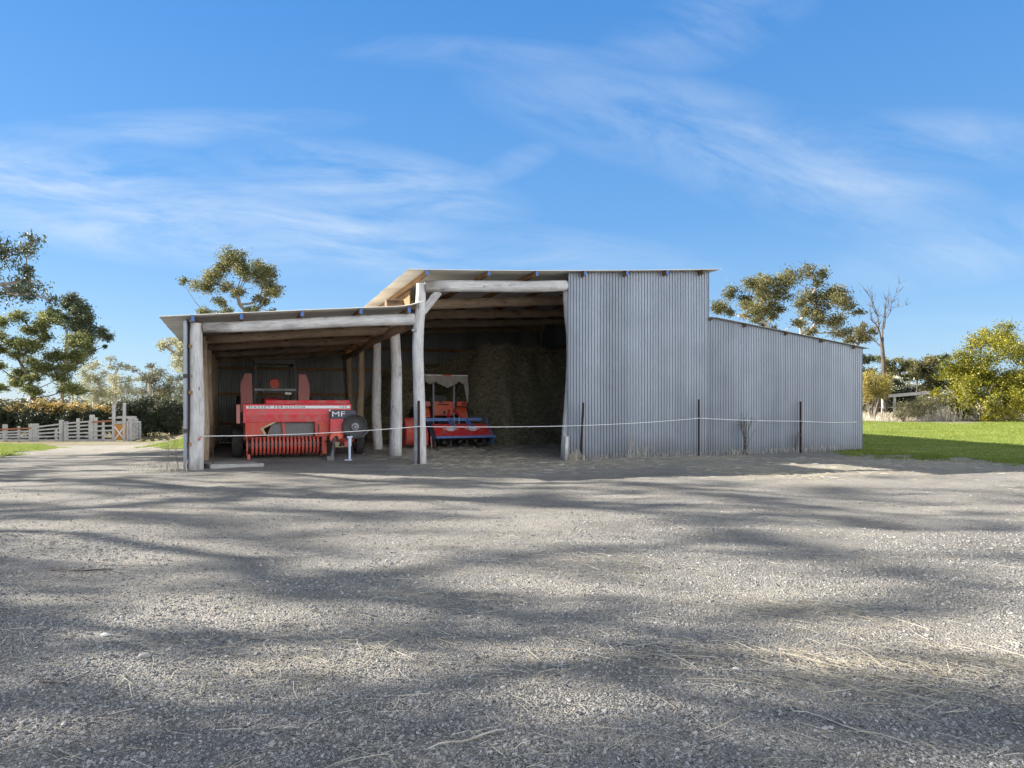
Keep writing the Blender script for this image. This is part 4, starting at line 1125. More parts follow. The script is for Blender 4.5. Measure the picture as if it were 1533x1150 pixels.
for i, (px, py, rp) in enumerate([(183, 598, 24), (218, 592, 26), (256, 594, 28)]):
    Y = 50 + i * .7; X = (px - 766) / F * Y; z0 = tzf(X, Y); zt = CH + (HY - py) / F * Y
    shrub('hedge_shrub', labs[i], X, Y, z0, rp / F * Y * 1.1, 1.6, zt - z0, 'hedge', 9500, .15, .07, 120 + i, group='dark shrubs behind the drive', low=-.1)

# --- right side gums
S6 = (3.11, 1040, 380)
px_tree('gum_tree', 'broad multi stemmed gum behind the step of the shed roof', 'tree', 46, 1150, [(1150, 600), (1149, 545), (1148, 500), (1147, 486)],
        [(140,240,42),(190,165,36),(240,150,36),(300,140,42),(360,120,42),(320,195,55),(260,200,36),(260,270,40),(340,260,34),(420,120,50),(400,190,44),(330,78,10),(180,270,20),(210,300,18),(120,255,22),(420,250,30),(300,300,26),(440,330,26),(380,280,26),(340,330,24),(250,320,20),(400,340,22),(290,250,30),(230,240,26),(380,230,30)],
        'gumbrown', 'pale', 15000, .16, .07, scale=S6, seed=5, tip=.018, trunk_r=.13, depth=.6, fluff=1.2, sub=9, rs=.88)
px_tree('gum_tree', 'gum with heavy dark crown tufts behind the low right wing', 'tree', 48, 1212, [(1214, 600), (1208, 545), (1200, 505), (1197, 480)],
        [(470,100,45),(520,92,40),(590,95,32),(560,140,28),(545,195,50),(620,190,45),(690,170,42),(705,205,38),(640,230,45),(520,270,40),(600,275,40),(540,320,34),(480,330,26),(560,358,36),(640,315,40),(700,300,34),(735,280,24),(680,360,34),(735,360,30),(590,230,40),(490,230,28),(700,250,26)],
        'gumbrown', 'pale', 13000, .17, .075, scale=S6, seed=6, tip=.018, trunk_r=.15, depth=.6, fluff=1.2, sub=9, rs=.88)
px_tree('gum_tree', 'small wispy gum between the roof end and the bare tree', 'tree', 50, 1282, [(1282, 620), (1281, 560), (1280, 520)],
        [(745,365,30),(780,345,26),(800,380,28),(770,400,24),(820,360,20),(720,395,20),(700,410,22),(830,395,14)],
        'gumbrown', 'grey', 2600, .17, .07, scale=S6, seed=7, tip=.022, trunk_r=.12, depth=.6)

# bare dead tree
def dead_tree():
    Y = 40; bx = (1323 - 766) / F * Y; bz = tzf(bx, Y)
    root = thing('bare_tree', 'bare dead tree with thin forked limbs right of the shed', 'tree', (bx, Y, bz))
    o = np.array([bx, Y, bz]); m = MB(); rng = random.Random(4)
    z = lambda p, dy=0: at(p[0] / 3.11 + 1040, p[1] / 3.11 + 380, Y) - o + np.array([0, dy, 0])
    def limb(pts, r0, r1, dy=0):
        P = [z(p, dy * i / max(1, len(pts) - 1)) for i, p in enumerate(pts)]
        n = len(P); m.tube(P, [r0 + (r1 - r0) * i / (n - 1) for i in range(n)], 7 if r0 > .05 else 5, False)
        for i in range(1, n):                      # twigs
            for s in range(4):
                a = P[i]; L = rng.uniform(.3, .9)
                b = a + np.array([rng.uniform(-.6, .6), rng.uniform(-.5, .5), rng.uniform(.3, 1)]) * L
                m.tube([a, (a + b) / 2 + np.array([rng.uniform(-.05, .05)] * 3), b], [.011, .008, .004], 4, False)
    m.tube([np.array([0, 0, -.3]), z((888, 650)), z((882, 590)), z((878, 500)), z((870, 420)), z((872, 390))], [.17, .145, .125, .11, .095, .085], 10, False)
    limb([(872, 390), (880, 350), (893, 300), (905, 250), (918, 210), (925, 205)], 0.0496, 0.0120, .8)
    limb([(880, 350), (880, 300), (872, 260), (878, 240)], 0.0310, 0.0090, -.5)
    limb([(870, 420), (850, 360), (825, 330), (800, 320), (785, 290), (775, 262)], 0.0434, 0.0090, -1)
    limb([(850, 370), (862, 330), (858, 280), (845, 230), (830, 190), (824, 172)], 0.0434, 0.0090, .6)
    limb([(858, 290), (835, 280), (815, 250), (805, 212)], 0.0310, 0.0072, -.4)
    limb([(873, 440), (850, 410), (820, 385), (790, 360)], 0.0372, 0.0120, .5)
    limb([(893, 300), (900, 270), (895, 235), (884, 232)], 0.0217, 0.0060, -.7)
    limb([(925, 205), (945, 180), (968, 135)], 0.0124, 0.0036, .4)
    limb([(905, 250), (935, 250), (965, 245)], 0.0124, 0.0036, -.4)
    m.build('trunk', BK['dark'], root, smooth=True, fixn=False)
dead_tree()

# right garden shrubs
def px_shrub(px, ybase, ytop, rp, Y, *a, **k):
    X = (px - 766) / F * Y; z0 = tzf(X, Y); zt = CH + (HY - ytop) / F * Y
    return shrub(a[0], a[1], X, Y, z0, rp / F * Y, rp / F * Y * k.pop('dep', .8), zt - z0, *a[2:], **k)
px_shrub(1306, 622, 552, 30, 34.5, 'ochre_shrub', 'yellow ochre shrub with bare lower stems beside the shed end', 'ochre', 7500, .085, .04, 201, bk='grey', stems=12, low=.35)
px_shrub(1338, 600, 566, 34, 50, 'cream_shrub', 'dark dense shrub topped with cream tips behind the rail fence', 'hedge', 15000, .16, .075, 202, tipleaf='cream', low=-.1)
px_shrub(1372, 626, 592, 34, 33.5, 'olive_bush', 'low dark olive bush left of the big yellow green shrub', 'bush', 6000, .07, .028, 203, stems=10, low=.05)
px_shrub(1400, 626, 585, 30, 36, 'olive_bush', 'taller grey olive bush touching the big yellow green shrub', 'bush', 4500, .07, .028, 204, stems=10, low=.1)
px_shrub(1352, 630, 610, 18, 33, 'olive_bush', 'smallest olive bush at the edge of the right lawn', 'bush', 1800, .06, .025, 205, low=.05)
# big shrub: clump tree with many stems
def big_shrub():
    Y = 33.5; rng = np.random.default_rng(9)
    cl = [(1480,498,16),(1500,500,16),(1460,512,18),(1520,515,20),(1440,528,18),(1482,525,22),(1500,545,24),(1425,548,17),(1455,552,22),(1540,540,24),(1420,572,15),(1440,578,20),(1470,578,20),(1510,575,24),(1550,570,24),(1425,598,14),(1448,602,18),(1480,603,16),(1520,600,20),(1560,600,22),(1432,618,12),(1455,622,12),(1580,560,22),(1600,590,20),(1560,525,20),(1530,622,12),(1590,545,18),(1488,512,18),(1470,540,20),(1412,585,9),(1536,500,12),(1418,612,9),(1490,560,24),(1460,590,22),(1500,600,22),(1520,545,22),(1540,590,22),(1445,560,18),(1510,530,20),(1530,570,24),(1512,556,22),(1480,580,22),(1500,625,16),(1475,628,14),(1550,615,18)]
    cl = [(x + 14 * max(0, min(1, (1480 - x) / 60)), y, r) for x, y, r in cl]
    root = px_tree('large_shrub', 'large yellow green leafy shrub with many pale stems on the right lawn edge', 'shrub', Y, 1472, [(1471, 622), (1471, 612)], cl, 'yellow', 'grey', 52000, .10, .052, seed=12, tip=.01, trunk_r=.09, depth=.6, rs=.86, droop=.0, flat=.9)
    m = MB(); 
    for i in range(9):
        a = rng.uniform(-1, 1)
        m.tube([(a * .15, rng.uniform(-.1, .1), -.1), (a * .7, rng.uniform(-.3, .3), .7), (a * 1.6, rng.uniform(-.8, .8), 1.7)], [.05, .035, .015], 5, False)
    m.build('stems', BK['pale'], root, smooth=True, fixn=False)
big_shrub()
# background trees right
bg = [(1300, 536, 20, 80, 'gumdark', 'rounded grey gum far behind the bare tree'), (1338, 538, 22, 85, 'gum', 'middle gum of the far right row'), (1372, 540, 22, 88, 'gumbrown', 'brownish far gum left of the big yellow green shrub'), (1405, 536, 22, 90, 'gumdark', 'dark far gum partly hidden by the big yellow green shrub'), (1455, 560, 26, 84, 'gumdark', 'far dark tree behind the big yellow green shrub'), (1520, 560, 28, 86, 'gumdark', 'far dark tree at the right frame edge')]
for i, (px, py, r, Y, lf, lab) in enumerate(bg):
    rng = np.random.default_rng(300 + i)
    cl = [(px + rng.uniform(-1, 1) * r, py + rng.random() * (606 - py), r * rng.uniform(.26, .4)) for _ in range(26)] + [(px, py + 3, r * .3)]
    px_tree('distant_tree', lab, 'tree', Y, px, [(px, 612), (px + 1, py + r * 1.2)], cl, lf, 'grey', 11000, .26, .12, seed=300 + i, tip=.04, trunk_r=.16, group='distant trees on the right')

# far scrub closing the horizon: one continuous mass
def scrub():
    P = []
    for (x0, x1, y0, hh, n) in ((22, 130, 118, 3.4, 16000), (-150, -40, 112, 3.6, 16000), (30, 70, 64, 1.6, 7000)):
        x = RNG.uniform(x0, x1, n); top = hh * (.45 + .75 * vnoise(x * .35, x * 0, 71) * .6 + .35 * vnoise(x * 1.3, x * 0, 72))
        y = y0 + RNG.uniform(-2, 2, n); z = tz(x, y) + top * RNG.random(n) ** .7
        P.append(np.stack([x, y, z], 1))
    P = np.concatenate(P); V, Fc = leaf_quads(P, .5, .3, 0)
    link('distant_scrub', fast_mesh('distant_scrub', V, Fc), LM['bush'], kind='stuff')
scrub()

# ------------------------------------------------------------------ off-frame gums left of the yard: their shadows streak the gravel
def shade_tree(X, Y, hh, cr, seed, nleaf, nc=70, base=.34):
    rng = np.random.default_rng(seed); z0 = tzf(X, Y)
    root = thing('gum_tree', 'tall gum standing left of the gravel yard outside the view', 'tree', (X, Y, z0), 0, 'gums left of the gravel yard')
    cl = []; rr = []
    for i in range(nc):
        a = rng.uniform(0, 2 * PI); q = cr * math.sqrt(rng.random())
        t = rng.random()
        cl.append(np.array([math.cos(a) * q * (1 - .4 * t), math.sin(a) * q * (1 - .4 * t), hh * (base + (1 - base) * t)])); rr.append(cr * rng.uniform(.05, .135))
    tp = [np.array([0, 0, -.3]), np.array([.1, 0, hh * .18]), np.array([.0, .15, hh * .34]), np.array([.1, .1, hh * .48])]
    tree_meshes(root, tp, cl, rr, 'gum', 'grey', int(nleaf * .95), .17, .055, tip=.014, trunk_r=.18, seed=seed, droop=.8, flat=.35, sub=4)
for a in [(-17, 6.3, 9, 2.6, 401, 2900), (-23, 9.4, 12, 3.2, 402, 3500), (-19.5, 13.2, 10, 2.6, 403, 2800), (-30, 14.5, 14, 3.4, 404, 3500), (-14.5, 4.4, 7.5, 2.2, 405, 2400), (-26, 6.6, 13, 3.0, 406, 3300), (-36, 11.5, 15, 3.4, 407, 3300), (-33, 20, 13, 3.4, 408, 3500), (-40, 8.5, 17, 3.6, 409, 3500), (-27.5, 12.6, 15, 3.2, 410, 4200), (-32, 16.8, 17, 3.4, 411, 4600), (-24, 4.6, 12, 2.8, 412, 3000)]:
    shade_tree(*a)

# ------------------------------------------------------------------ lawns
def lawn(name, poly, seed, step=.16):
    poly = np.array(poly); mn = poly.min(0); mx = poly.max(0)
    xs = np.arange(mn[0], mx[0], step); ys = np.arange(mn[1], mx[1], step)
    X, Y = np.meshgrid(xs, ys)
    nx = X + (vnoise(X * .8, Y * .8, seed) - .5) * 1.2 + (vnoise(X * 3, Y * 3, seed + 1) - .5) * .5
    ny = Y + (vnoise(X * .8, Y * .8, seed + 2) - .5) * 1.2
    ins = np.zeros(X.shape, bool); n = len(poly)
    for i in range(n):
        (x1, y1), (x2, y2) = poly[i], poly[(i + 1) % n]
        c = ((y1 > ny) != (y2 > ny)) & (nx < (x2 - x1) * (ny - y1) / (y2 - y1 + 1e-12) + x1)
        ins ^= c
    w, h = len(xs), len(ys); I = np.arange(w * h).reshape(h, w)
    f = ins[:-1, :-1] & ins[1:, 1:] & ins[:-1, 1:] & ins[1:, :-1]
    Q = np.stack([I[:-1, :-1], I[:-1, 1:], I[1:, 1:], I[1:, :-1]], -1)[f]
    V = np.stack([X.ravel(), Y.ravel(), tz(X.ravel(), Y.ravel()) + .012], 1)
    used = np.unique(Q); mp = np.full(len(V), -1); mp[used] = np.arange(len(used))
    link(name, fast_mesh(name, V[used], mp[Q], None, True), MT['lawn'], kind='structure')
    return X[ins], Y[ins], step
def grass(X, Y, step, per, hgt, seed):
    rng = np.random.default_rng(seed)
    X = np.repeat(X, per) + rng.uniform(-.5, .5, len(X) * per) * step * 1.5; Y = np.repeat(Y, per) + rng.uniform(-.5, .5, len(Y) * per) * step * 1.5
    n = len(X); a = rng.uniform(0, PI, n); h = hgt * rng.uniform(.5, 1.3, n); w = .006 + .004 * rng.random(n)
    z = tz(X, Y)
    dx = np.cos(a) * w; dy = np.sin(a) * w
    V = np.stack([np.stack([X - dx, Y - dy, z], 1), np.stack([X + dx, Y + dy, z], 1), np.stack([X + rng.normal(0, .4, n) * h, Y + rng.normal(0, .4, n) * h, z + h], 1)], 1).reshape(-1, 3)
    return V, np.arange(3 * n).reshape(-1, 3)
m, nt, b = new_mat('lawn'); c = objco(nt)
n1 = noise(nt, c, .5, 5, .65); n2 = noise(nt, c, 6, 4, .65)
nt.links.new(ramp(nt, math_n(nt, 'ADD', math_n(nt, 'MULTIPLY', n1, .6), math_n(nt, 'MULTIPLY', n2, .4)), [(.34, (.15, .20, .03)), (.5, (.22, .28, .045)), (.66, (.31, .35, .075))]), b.inputs['Base Color']); b.inputs['Roughness'].default_value = .9
bump(nt, noise(nt, c, 40, 3, .6), .6, .03, b); MT['lawn'] = m
MT['blade'] = leafmat('grass_blades', [(0, (.12, .18, .03)), (.5, (.22, .28, .05)), (1, (.38, .40, .12))], .35, .2)
e = uv(16.6, 1.0); e2 = uv(16.6, 12.0)
ga = ground(1290, 681); gb = ground(1400, 684); gc = ground(1533, 692); gd = ground(1640, 698)
Ra = [tuple(e), (ga[0], ga[1]), (gb[0], gb[1]), (gc[0], gc[1]), (gd[0], gd[1]), (20, 14.2), (30, 15), (32, 30), (26, 31.5), (19.5, 31.8), (16.5, 33.0), (13, 33.5), (8, 34), tuple(e2)]
LX, LY, st = lawn('lawn', Ra, 61)
k = (LX < LY * .73 + 2.0) & (LY < 36)
Vg, Fg = grass(LX[k], LY[k], st, 20, .05, 5)
la = ground(-60, 692); lb = ground(20, 683); lc = ground(80, 671); ld = ground(70, 665); le = ground(-60, 664)
LX, LY, st = lawn('lawn', [tuple(p[:2]) for p in (la, lb, lc, ld, le)], 62)
V2, F2 = grass(LX, LY, st, 14, .06, 6)
ra = ground(236, 672); rb = ground(300, 674); rc = ground(300, 655); rd = ground(232, 657); 
LX, LY, st = lawn('lawn', [tuple(p[:2]) for p in (ra, rb, rc, rd)], 63)
V3, F3 = grass(LX, LY, st, 14, .06, 7)
n = 2600; FX = []; FY = []
for p, q in zip(Ra[:6], Ra[1:7]):
    t = RNG.random(n)[:, None]; e_ = np.array(p)[None] * (1 - t) + np.array(q)[None] * t
    c_ = e_ + np.stack([RNG.normal(0, .3, n), RNG.normal(-.25, .45, n)], 1)
    kk = vnoise(c_[:, 0] * 2.2, c_[:, 1] * 2.2, 81) > .5
    FX.append(c_[kk, 0]); FY.append(c_[kk, 1])
V4, F4 = grass(np.concatenate(FX), np.concatenate(FY), .12, 2, .05, 8)
V, Fc = merge([(Vg, Fg), (V2, F2), (V3, F3), (V4, F4)])
link('grass', fast_mesh('grass', V, Fc), MT['blade'], kind='stuff')

# dry litter and tall dry grass along the right garden bed
def dry_grass():
    P = []
    def tuft(X, Y, hmin, hmax, rad=.004):
        n = len(X); L = RNG.uniform(hmin, hmax, n)
        P.append(strands(X, Y, tz(X, Y) + L * .42, L, np.full(n, rad), RNG.uniform(0, 2 * PI, n), RNG.normal(1.25, .3, n), .3))
    n = 5200; Y = RNG.uniform(33, 36.5, n); X = RNG.uniform(16.5, 27, n); tuft(X, Y, .1, .3)
    for (px, Y0, n, s, hh) in ((1395, 34, 1300, .7, .85), (1420, 34.6, 700, .6, .6), (1345, 34.5, 700, .7, .5), (1300, 35.5, 700, 1.0, .5)):
        x = (px - 766) / F * Y0; tuft(x + RNG.normal(0, s, n), Y0 + RNG.normal(0, .5, n), hh * .4, hh)
    g = ground(238, 706); n = 90; tuft(g[0] + RNG.normal(0, .35, n), g[1] + RNG.normal(0, .2, n), .08, .25, .003)
    # wall foot tufts
    for (px, v, n, s, hh) in ((862, -.3, 60, .12, .3), (1000, -.3, 80, .5, .16), (955, -.25, 40, .2, .35), (1105, -.35, 60, .3, .2), (1220, -.3, 60, .5, .22), (1160, -.3, 60, .5, .18), (900, -.3, 50, .4, .15)):
        x, y = uv(u_at(px, v), v); t = RNG.normal(0, s, n); tuft(x + t * R[0], y + t * R[1] + RNG.normal(0, .06, n), hh * .4, hh, .003)
    V, Fc = merge(P)
    link('dry_grass', fast_mesh('dry_grass', V, Fc), MT['straw'], kind='stuff')
dry_grass()

# dry weed stems
def weed(name, label, x, y, hh, n, spread, seed, mat='dark', cat='weed', group=None, r=.005):
    rng = random.Random(seed); m = MB()
    root = thing(name, label, cat, (x, y, tzf(x, y)), 0, group)
    for i in range(n):
        a = rng.uniform(0, 2 * PI); q = rng.uniform(.1, 1) * spread; h1 = hh * rng.uniform(.55, 1)
        b0 = (rng.uniform(-.06, .06) * 1, rng.uniform(-.04, .04), -.03); top = (math.cos(a) * q, math.sin(a) * q * .6, h1)
        mid = (top[0] * .3 + rng.uniform(-.03, .03), top[1] * .4, h1 * .55)
        m.tube([b0, mid, top], [r, r * .8, r * .35], 4, False)
        for j in range(4):
            t = rng.uniform(.35, .95); p = [mid[k] + (top[k] - mid[k]) * t for k in range(3)]
            L = hh * rng.uniform(.08, .22)
            e = (p[0] + rng.uniform(-1, 1) * L, p[1] + rng.uniform(-.6, .6) * L, p[2] + L * rng.uniform(.2, .9)); m.tube([p, e], [r * .6, r * .25], 4, False)
    m.build('stems', BK[mat], root, fixn=False)
    P = np.array([v for v in m.v])[::9]
    P = P[P[:, 2] > hh * .25]
    V, Fc = leaf_quads(P, hh * .05, hh * .022, .2, np.random.default_rng(seed)); link('leaves', fast_mesh('leaves', V, Fc), LM['dead'], root)
for px, py, hh, lab in ((252, 704, .72, 'tall dry weed stem nearest the path'), (263, 702, .62, 'dry weed with bent stems close to the shed corner flashing')):
    g = ground(px, py); weed('dry_weed', lab, g[0], g[1], hh, 4, .14, px, 'grey', r=.004)
x, y = uv(u_at(1115, -.35), -.35); weed('dry_shrub', 'dead dark twiggy shrub against the right iron wall between two pickets', x, y, 1.0, 17, .3, 5, 'dark', 'shrub', r=.005)
x, y = uv(u_at(1190, -.3), -.3); weed('dry_weed', 'thin dry weed beside the picket nearest the shed end', x, y, .7, 6, .2, 6, 'dark', r=.004)
x, y = uv(u_at(944, -.3), -.3); weed('dry_weed', 'pale dry weed at the foot of the tall iron wall', x, y, .65, 6, .2, 8, 'pale', r=.003)
g = ground(1311, 640); weed('dry_weed', 'lone dry stalk on the right lawn by the shed end', g[0], g[1], .45, 2, .15, 9, 'grey', r=.006)

# sticks and small stones in the yard
def stick(px, py, L, r, yaw, lab, bk, seed):
    rng = random.Random(seed); g = ground(px, py); m = MB()
    P = []
    for i in range(8):
        t = i / 7 - .5
        x = g[0] + math.cos(yaw) * L * t + rng.uniform(-.01, .01); y = g[1] + math.sin(yaw) * L * t + .06 * L * math.sin(i * 1.3)
        P.append((x, y, tzf(x, y) + r + .006))
    m.tube(P, [r * (.5 + .5 * math.sin(PI * (i + .6) / 8.2)) for i in range(8)], 6)
    tag(m.build('stick', BK[bk], None, smooth=True), lab, 'stick')
stick(122, 856, .42, .006, .1, 'thin dark stick lying on the gravel at far left', 'dark', 1)
stick(70, 1022, .32, .003, -.5, 'thin brown twig on the gravel at lower left', 'dark', 2)
stick(1270, 1090, .4, .003, -.6, 'long bent pale stalk on the gravel at lower right', 'pale', 3)
stick(700, 1110, .3, .004, .5, 'short pale stalk at the bottom of the picture near the middle', 'pale', 4)
def pebble(px, py, s, lab, mat, seed):
    import bmesh
    rng = random.Random(seed); g = ground(px, py)
    bm = bmesh.new(); bmesh.ops.create_icosphere(bm, subdivisions=2, radius=1)
    for v in bm.verts: v.co = Vector((v.co.x * s * 1.4, v.co.y * s, v.co.z * s * .6)) * rng.uniform(.85, 1.12)
    me = bpy.data.meshes.new('pebble'); bm.to_mesh(me); bm.free()
    tag(link('pebble', me, mat, None, (g[0], g[1], g[2] + s * .35)), lab, 'stone')
pebble(156, 952, .016, 'small whitish stone on the dark gravel at lower left', MT['white'], 1)
pebble(216, 984, .022, 'rounded grey brown stone just right of the whitish stone', MT['concrete'], 2)
pebble(1101, 1003, .013, 'tiny white stone on the gravel at lower right', MT['white'], 3)

# ------------------------------------------------------------------ stock yards on the left
def yard():
    Y0 = 44.0
    def w(px, py, Y=Y0): return at(px, py, Y)
    def fence(name, label, x0, x1, yt0, yt1, posts, rails, Y1=Y0, Y2=Y0, thick=.16, railmat='timber', toprail=None, ry=None):
        a = np.array([(x0 - 766) / F * Y1, Y1]); b = np.array([(x1 - 766) / F * Y2, Y2])
        root = thing(name, label, 'gate' if 'gate' in name else 'fence', (a[0], a[1], tzf(*a)))
        d = b - a; L = np.linalg.norm(d); d = d / L; za = tzf(*a)
        for k, (t, hh, tk) in enumerate(posts):
            p = d * L * t; zz = tzf(*(a + p)) - za
            m = MB(); m.box((p[0], p[1], zz + hh / 2 - .1), (tk, tk, hh + .2)); m.build('post', MT['timber'], root, bevel=.01)
        z1 = CH + (HY - yt0) / F * Y1 - za; z2 = CH + (HY - yt1) / F * Y2 - za
        zb1 = .08; zb2 = tzf(*b) - za + .08
        for r in range(rails):
            q = r / max(1, rails - 1)
            m = MB(); A = (0, -.1, zb1 + (z1 - zb1) * q); B = (d[0] * L, d[1] * L - .1, zb2 + (z2 - zb2) * q)
            m.bar(A, B, .05, .1); m.build('rail', MT[(toprail if (r == rails - 1 and toprail) else railmat)], root)
        return root
    fence('yard_fence', 'low rail yard fence at the far left of the yards', -20, 48, 644, 641, [(.08, 1.0, .18), (.4, 1.05, .2), (.7, .95, .12), (.98, 1.1, .22)], 5, toprail='rustwood')
    fence('yard_fence', 'rail yard fence between the two pairs of thick posts', 50, 92, 640, 635, [(.02, 1.05, .16), (.1, 1.1, .2), (.8, .85, .12), (.99, 1.35, .2)], 5)
    fence('yard_gate', 'pale five bar yard gate with a middle upright', 98, 135, 634, 631, [(.02, 1.25, .18), (.5, 1.42, .14), (.98, 1.3, .14)], 6)
    fence('yard_fence', 'short yard fence with red top rail beside the loading gate', 139, 169, 632, 630, [(-.05, 1.65, .22), (.12, 1.5, .16), (.5, 1.3, .12)], 5, toprail='rustwood')
    # loading gate: orange sheet, white cross, two tall posts
    a = np.array([(170 - 766) / F * Y0, Y0]); root = thing('loading_gate', 'orange sheeted loading gate with white cross bracing and two tall posts', 'gate', (a[0], a[1], tzf(*a)))
    W = 20 / F * Y0; hz = .98
    m = MB(); m.box((W / 2, 0, .06 + hz / 2), (W - .1, .04, hz)); sh = m.build('sheet', MT['yardorange'], root)
    m = MB(); m.bar((.08, -.04, .1), (W * .8, -.04, .9), .03, .06); m.bar((.08, -.05, .9), (W * .8, -.05, .1), .03, .06); m.build('cross_brace', MT['white'], sh)
    for x, hh in ((.0, 2.3), (W * .8, 2.4)):
        m = MB(); m.box((x, -.02, hh / 2 - .1), (.14, .14, hh + .2)); m.build('tall_post', MT['timber'], root)
    for x0, x1, z in ((-.35, 1.3, 1.45), (0, W * .8, 1.1), (.1, W + .8, 1.2)):
        m = MB(); m.bar((x0, .06, z), (x1, .06, z), .05, .08); m.build('rail', MT['timber'], root)
    m = MB(); m.box((W + .05, 0, .55), (.12, .12, 1.3)); m.build('post', MT['timber'], root)
    fence('loading_race_fence', 'tall narrow race fence running back from the loading gate', 195, 209, 627, 632, [(0, 1.45, .12), (.33, 1.4, .12), (.66, 1.35, .12), (1, 1.15, .12)], 6, Y0, 47.5)
    fence('loading_race_fence', 'rear race fence behind the orange loading gate', 176, 203, 624, 624, [(0.3, 1.5, .1), (.6, 1.5, .1), (.98, 1.5, .12)], 5, 46.5, 46.5)
yard()

# white rail fence on the right
Y0 = 40.0
a = np.array([(1300 - 766) / F * Y0, Y0]); root = thing('rail_fence', 'white post and rail fence behind the ochre shrub', 'fence', (a[0], a[1], tzf(*a)))
zt = CH + (HY - 594) / F * Y0 - tzf(*a)
for px, tk in ((1323, .2), (1339, .1), (1392, .12)):
    x = (px - 1300) / F * Y0; m = MB(); m.box((x, .02, zt / 2 - .1), (tk, tk, zt + .15)); m.build('post', MT['timber'], root)
m = MB(); m.bar((0, -.12, zt - .06), (100 / F * Y0, .6, zt + .25), .05, .17); m.build('rail', MT['timber'], root)
m = MB(); m.bar((0, -.1, zt * .5), (100 / F * Y0, .6, zt * .52), .04, .05); m.build('rail', MT['timber'], root)

# ------------------------------------------------------------------ sky, sun, camera
wd = bpy.data.worlds.new('World'); scn.world = wd; wd.use_nodes = True
nt = wd.node_tree; bgd = nt.nodes['Background']
SKY_STR = .08; SKYK = 4.0; CLOUD_AMT = .8; CLOUDC = (3.6, 3.95, 4.25); FILLC = (21.0, 20.8, 20.4)
sky = N(nt, 'ShaderNodeTexSky', sky_type='NISHITA'); sky.sun_disc = False
sky.sun_elevation = SUN_EL; sky.sun_rotation = SUN_AZ; sky.altitude = 300; sky.air_density = 1.0; sky.dust_density = .35; sky.ozone_density = 3.0
hs = N(nt, 'ShaderNodeHueSaturation', inp={'Saturation': 1.28, 'Value': 1.0}); nt.links.new(sky.outputs[0], hs.inputs['Color'])

# thin cirrus, laid out over the dome by direction
tc = nt.nodes.new('ShaderNodeTexCoord').outputs['Generated']
sp = N(nt, 'ShaderNodeSeparateXYZ'); nt.links.new(tc, sp.inputs[0])
tint = mixc(nt, 1.0, hs.outputs[0], ramp(nt, sp.outputs[2], [(0, (.60, .60, .66)), (.12, (.66, .64, .73)), (.3, (.73, .77, .86)), (.5, (.72, .80, .92))]), 'MULTIPLY')
grad = ramp(nt, sp.outputs[2], [(0, (.50, .74, .97)), (.1, (.37, .64, .96)), (.25, (.20, .46, .87)), (.5, (.105, .34, .80))])
tint = mixc(nt, .72, tint, scale_c(nt, grad, SKYK))
yy = math_n(nt, 'MAXIMUM', sp.outputs[1], .08)
S = math_n(nt, 'DIVIDE', sp.outputs[0], yy); Tt = math_n(nt, 'DIVIDE', sp.outputs[2], yy)
cb = N(nt, 'ShaderNodeCombineXYZ'); nt.links.new(S, cb.inputs[0]); nt.links.new(Tt, cb.inputs[1]); st = cb.outputs[0]
def ell(s0, t0, a, b, rot, amt):
    c, s = math.cos(rot), math.sin(rot)
    ds = math_n(nt, 'SUBTRACT', S, s0); dt = math_n(nt, 'SUBTRACT', Tt, t0)
    p = math_n(nt, 'ADD', math_n(nt, 'MULTIPLY', ds, c / a), math_n(nt, 'MULTIPLY', dt, s / a))
    q = math_n(nt, 'SUBTRACT', math_n(nt, 'MULTIPLY', dt, c / b), math_n(nt, 'MULTIPLY', ds, s / b))
    r2 = math_n(nt, 'ADD', math_n(nt, 'MULTIPLY', p, p), math_n(nt, 'MULTIPLY', q, q))
    e = math_n(nt, 'SUBTRACT', 1.0, r2, True)
    return math_n(nt, 'MULTIPLY', e, amt)
def field(rot, sx, sy, seed, lo, hi, detail=6, dist=.5):
    rv = N(nt, 'ShaderNodeVectorRotate', rotation_type='Z_AXIS'); rv.inputs['Angle'].default_value = -rot
    nt.links.new(st, rv.inputs['Vector'])
    n = noise(nt, mapping(nt, rv.outputs[0], (sx, sy, 1), (0, 0, 0), (seed * 3.7, seed * 1.3, 0)), 1.6, detail, .62, dist)
    return ramp(nt, n, [(lo, 0), (hi, 1)])
def ST(px, py): return (px - 766) / F, (HY - py) / F
tot = None
for (rot, sx, sy, seed, lo, hi, masks) in [
    (-.08, 2.3, 11, 2, .36, .80, [(60, 270, 330, 75, -.06, .95), (330, 335, 560, 80, -.10, .95), (560, 275, 260, 65, -.18, .8), (230, 195, 330, 34, .05, .45), (700, 372, 420, 50, -.08, .6), (700, 80, 260, 30, -.04, .3), (1360, 510, 300, 40, .05, .3)]),
    (-.27, 2.6, 8.5, 8, .36, .80, [(1020, 190, 360, 85, -.22, .5), (1210, 260, 330, 95, -.28, .62), (1400, 215, 260, 60, .02, .4), (1060, 40, 190, 70, .3, .35), (1440, 370, 240, 65, .15, .5), (770, 245, 80, 25, .4, .35)])]:
    fld = field(rot, sx, sy, seed, lo, hi); mk = None
    for (px, py, apx, bpx, r_, amt) in masks:
        s0, t0 = ST(px, py); e = ell(s0, t0, apx / F, bpx / F, r_, amt * CLOUD_AMT)
        mk = e if mk is None else math_n(nt, 'MAXIMUM', mk, e)
    c_ = math_n(nt, 'MULTIPLY', fld, mk)
    tot = c_ if tot is None else math_n(nt, 'ADD', tot, c_)
tot = math_n(nt, 'MINIMUM', tot, .8)
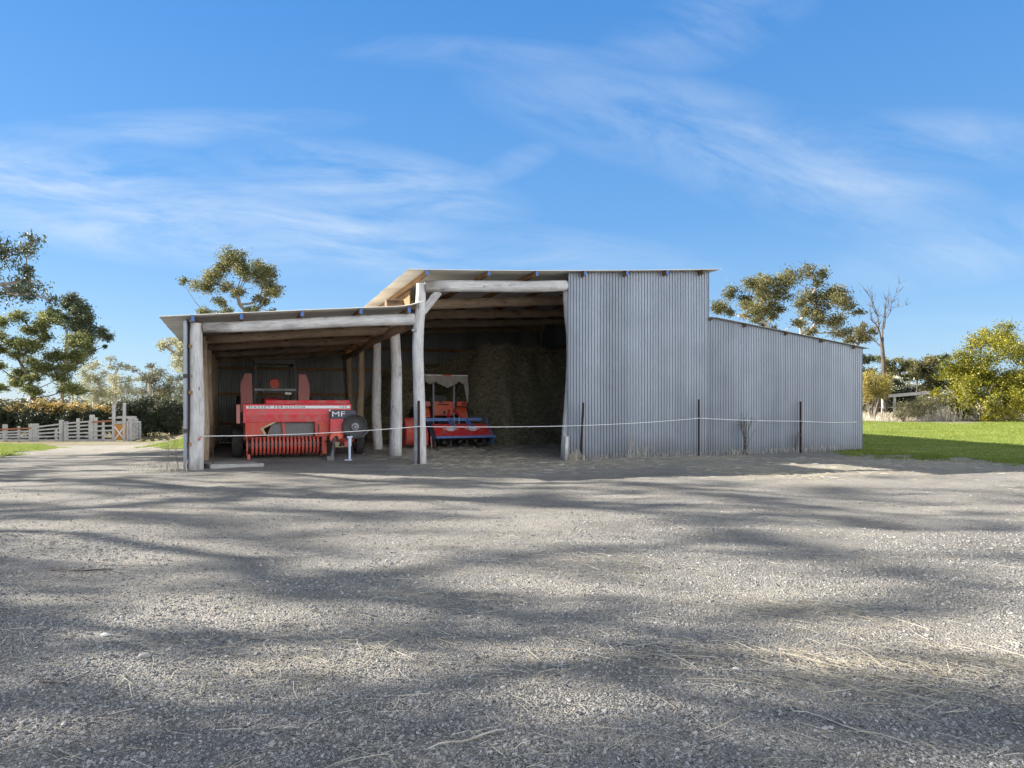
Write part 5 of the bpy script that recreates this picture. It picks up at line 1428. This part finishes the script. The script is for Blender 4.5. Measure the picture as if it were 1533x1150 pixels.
tot = math_n(nt, 'MULTIPLY', tot, ramp(nt, sp.outputs[1], [(.1, 0), (.3, 1)]))
# bright fill added low in the unseen sky behind the viewer, lifts the shaded front
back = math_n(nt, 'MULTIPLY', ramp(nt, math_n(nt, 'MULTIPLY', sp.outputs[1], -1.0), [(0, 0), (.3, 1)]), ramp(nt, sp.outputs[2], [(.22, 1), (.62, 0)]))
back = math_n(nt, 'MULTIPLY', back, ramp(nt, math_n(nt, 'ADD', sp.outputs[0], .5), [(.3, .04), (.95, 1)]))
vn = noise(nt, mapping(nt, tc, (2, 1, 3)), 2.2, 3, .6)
back_fill = math_n(nt, 'MULTIPLY', back, ramp(nt, vn, [(.25, .45), (.6, .92)]))
skyc = mixc(nt, tot, tint, CLOUDC)
skyc = mixc(nt, ramp(nt, sp.outputs[2], [(.5, 0), (.66, 1)]), skyc, (1.9, 1.95, 2.0))  # sky above the view turned grey, added to take the blue out of shade
skyc = mixc(nt, back_fill, skyc, FILLC)
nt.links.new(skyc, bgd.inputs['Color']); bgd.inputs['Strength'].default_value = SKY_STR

sl = bpy.data.lights.new('sun', 'SUN'); sl.energy = 5.0; sl.angle = math.radians(.45); sl.color = (1.0, .92, .80)
so = bpy.data.objects.new('sun', sl); COL.objects.link(so)
sd = Vector((math.sin(SUN_AZ) * math.cos(SUN_EL), math.cos(SUN_AZ) * math.cos(SUN_EL), math.sin(SUN_EL)))
so.rotation_euler = (-sd).to_track_quat('-Z', 'Y').to_euler(); so.location = (-40, 10, 30)

cam = bpy.data.cameras.new('camera'); co = bpy.data.objects.new('camera', cam); COL.objects.link(co)
co.location = (0, 0, CH); co.rotation_euler = (PI / 2, 0, 0)
cam.sensor_fit = 'HORIZONTAL'; cam.sensor_width = 36; cam.lens = 36 * F / 1533
cam.shift_y = (HY - 575) / 1533; cam.clip_end = 6000; cam.clip_start = .05
scn.camera = co
vs = scn.view_settings; vs.view_transform = 'Standard'; vs.look = 'None'; vs.exposure = 1.65; vs.gamma = 1; vs.use_curve_mapping = False
scn.cycles.max_bounces = 8; scn.cycles.diffuse_bounces = 4
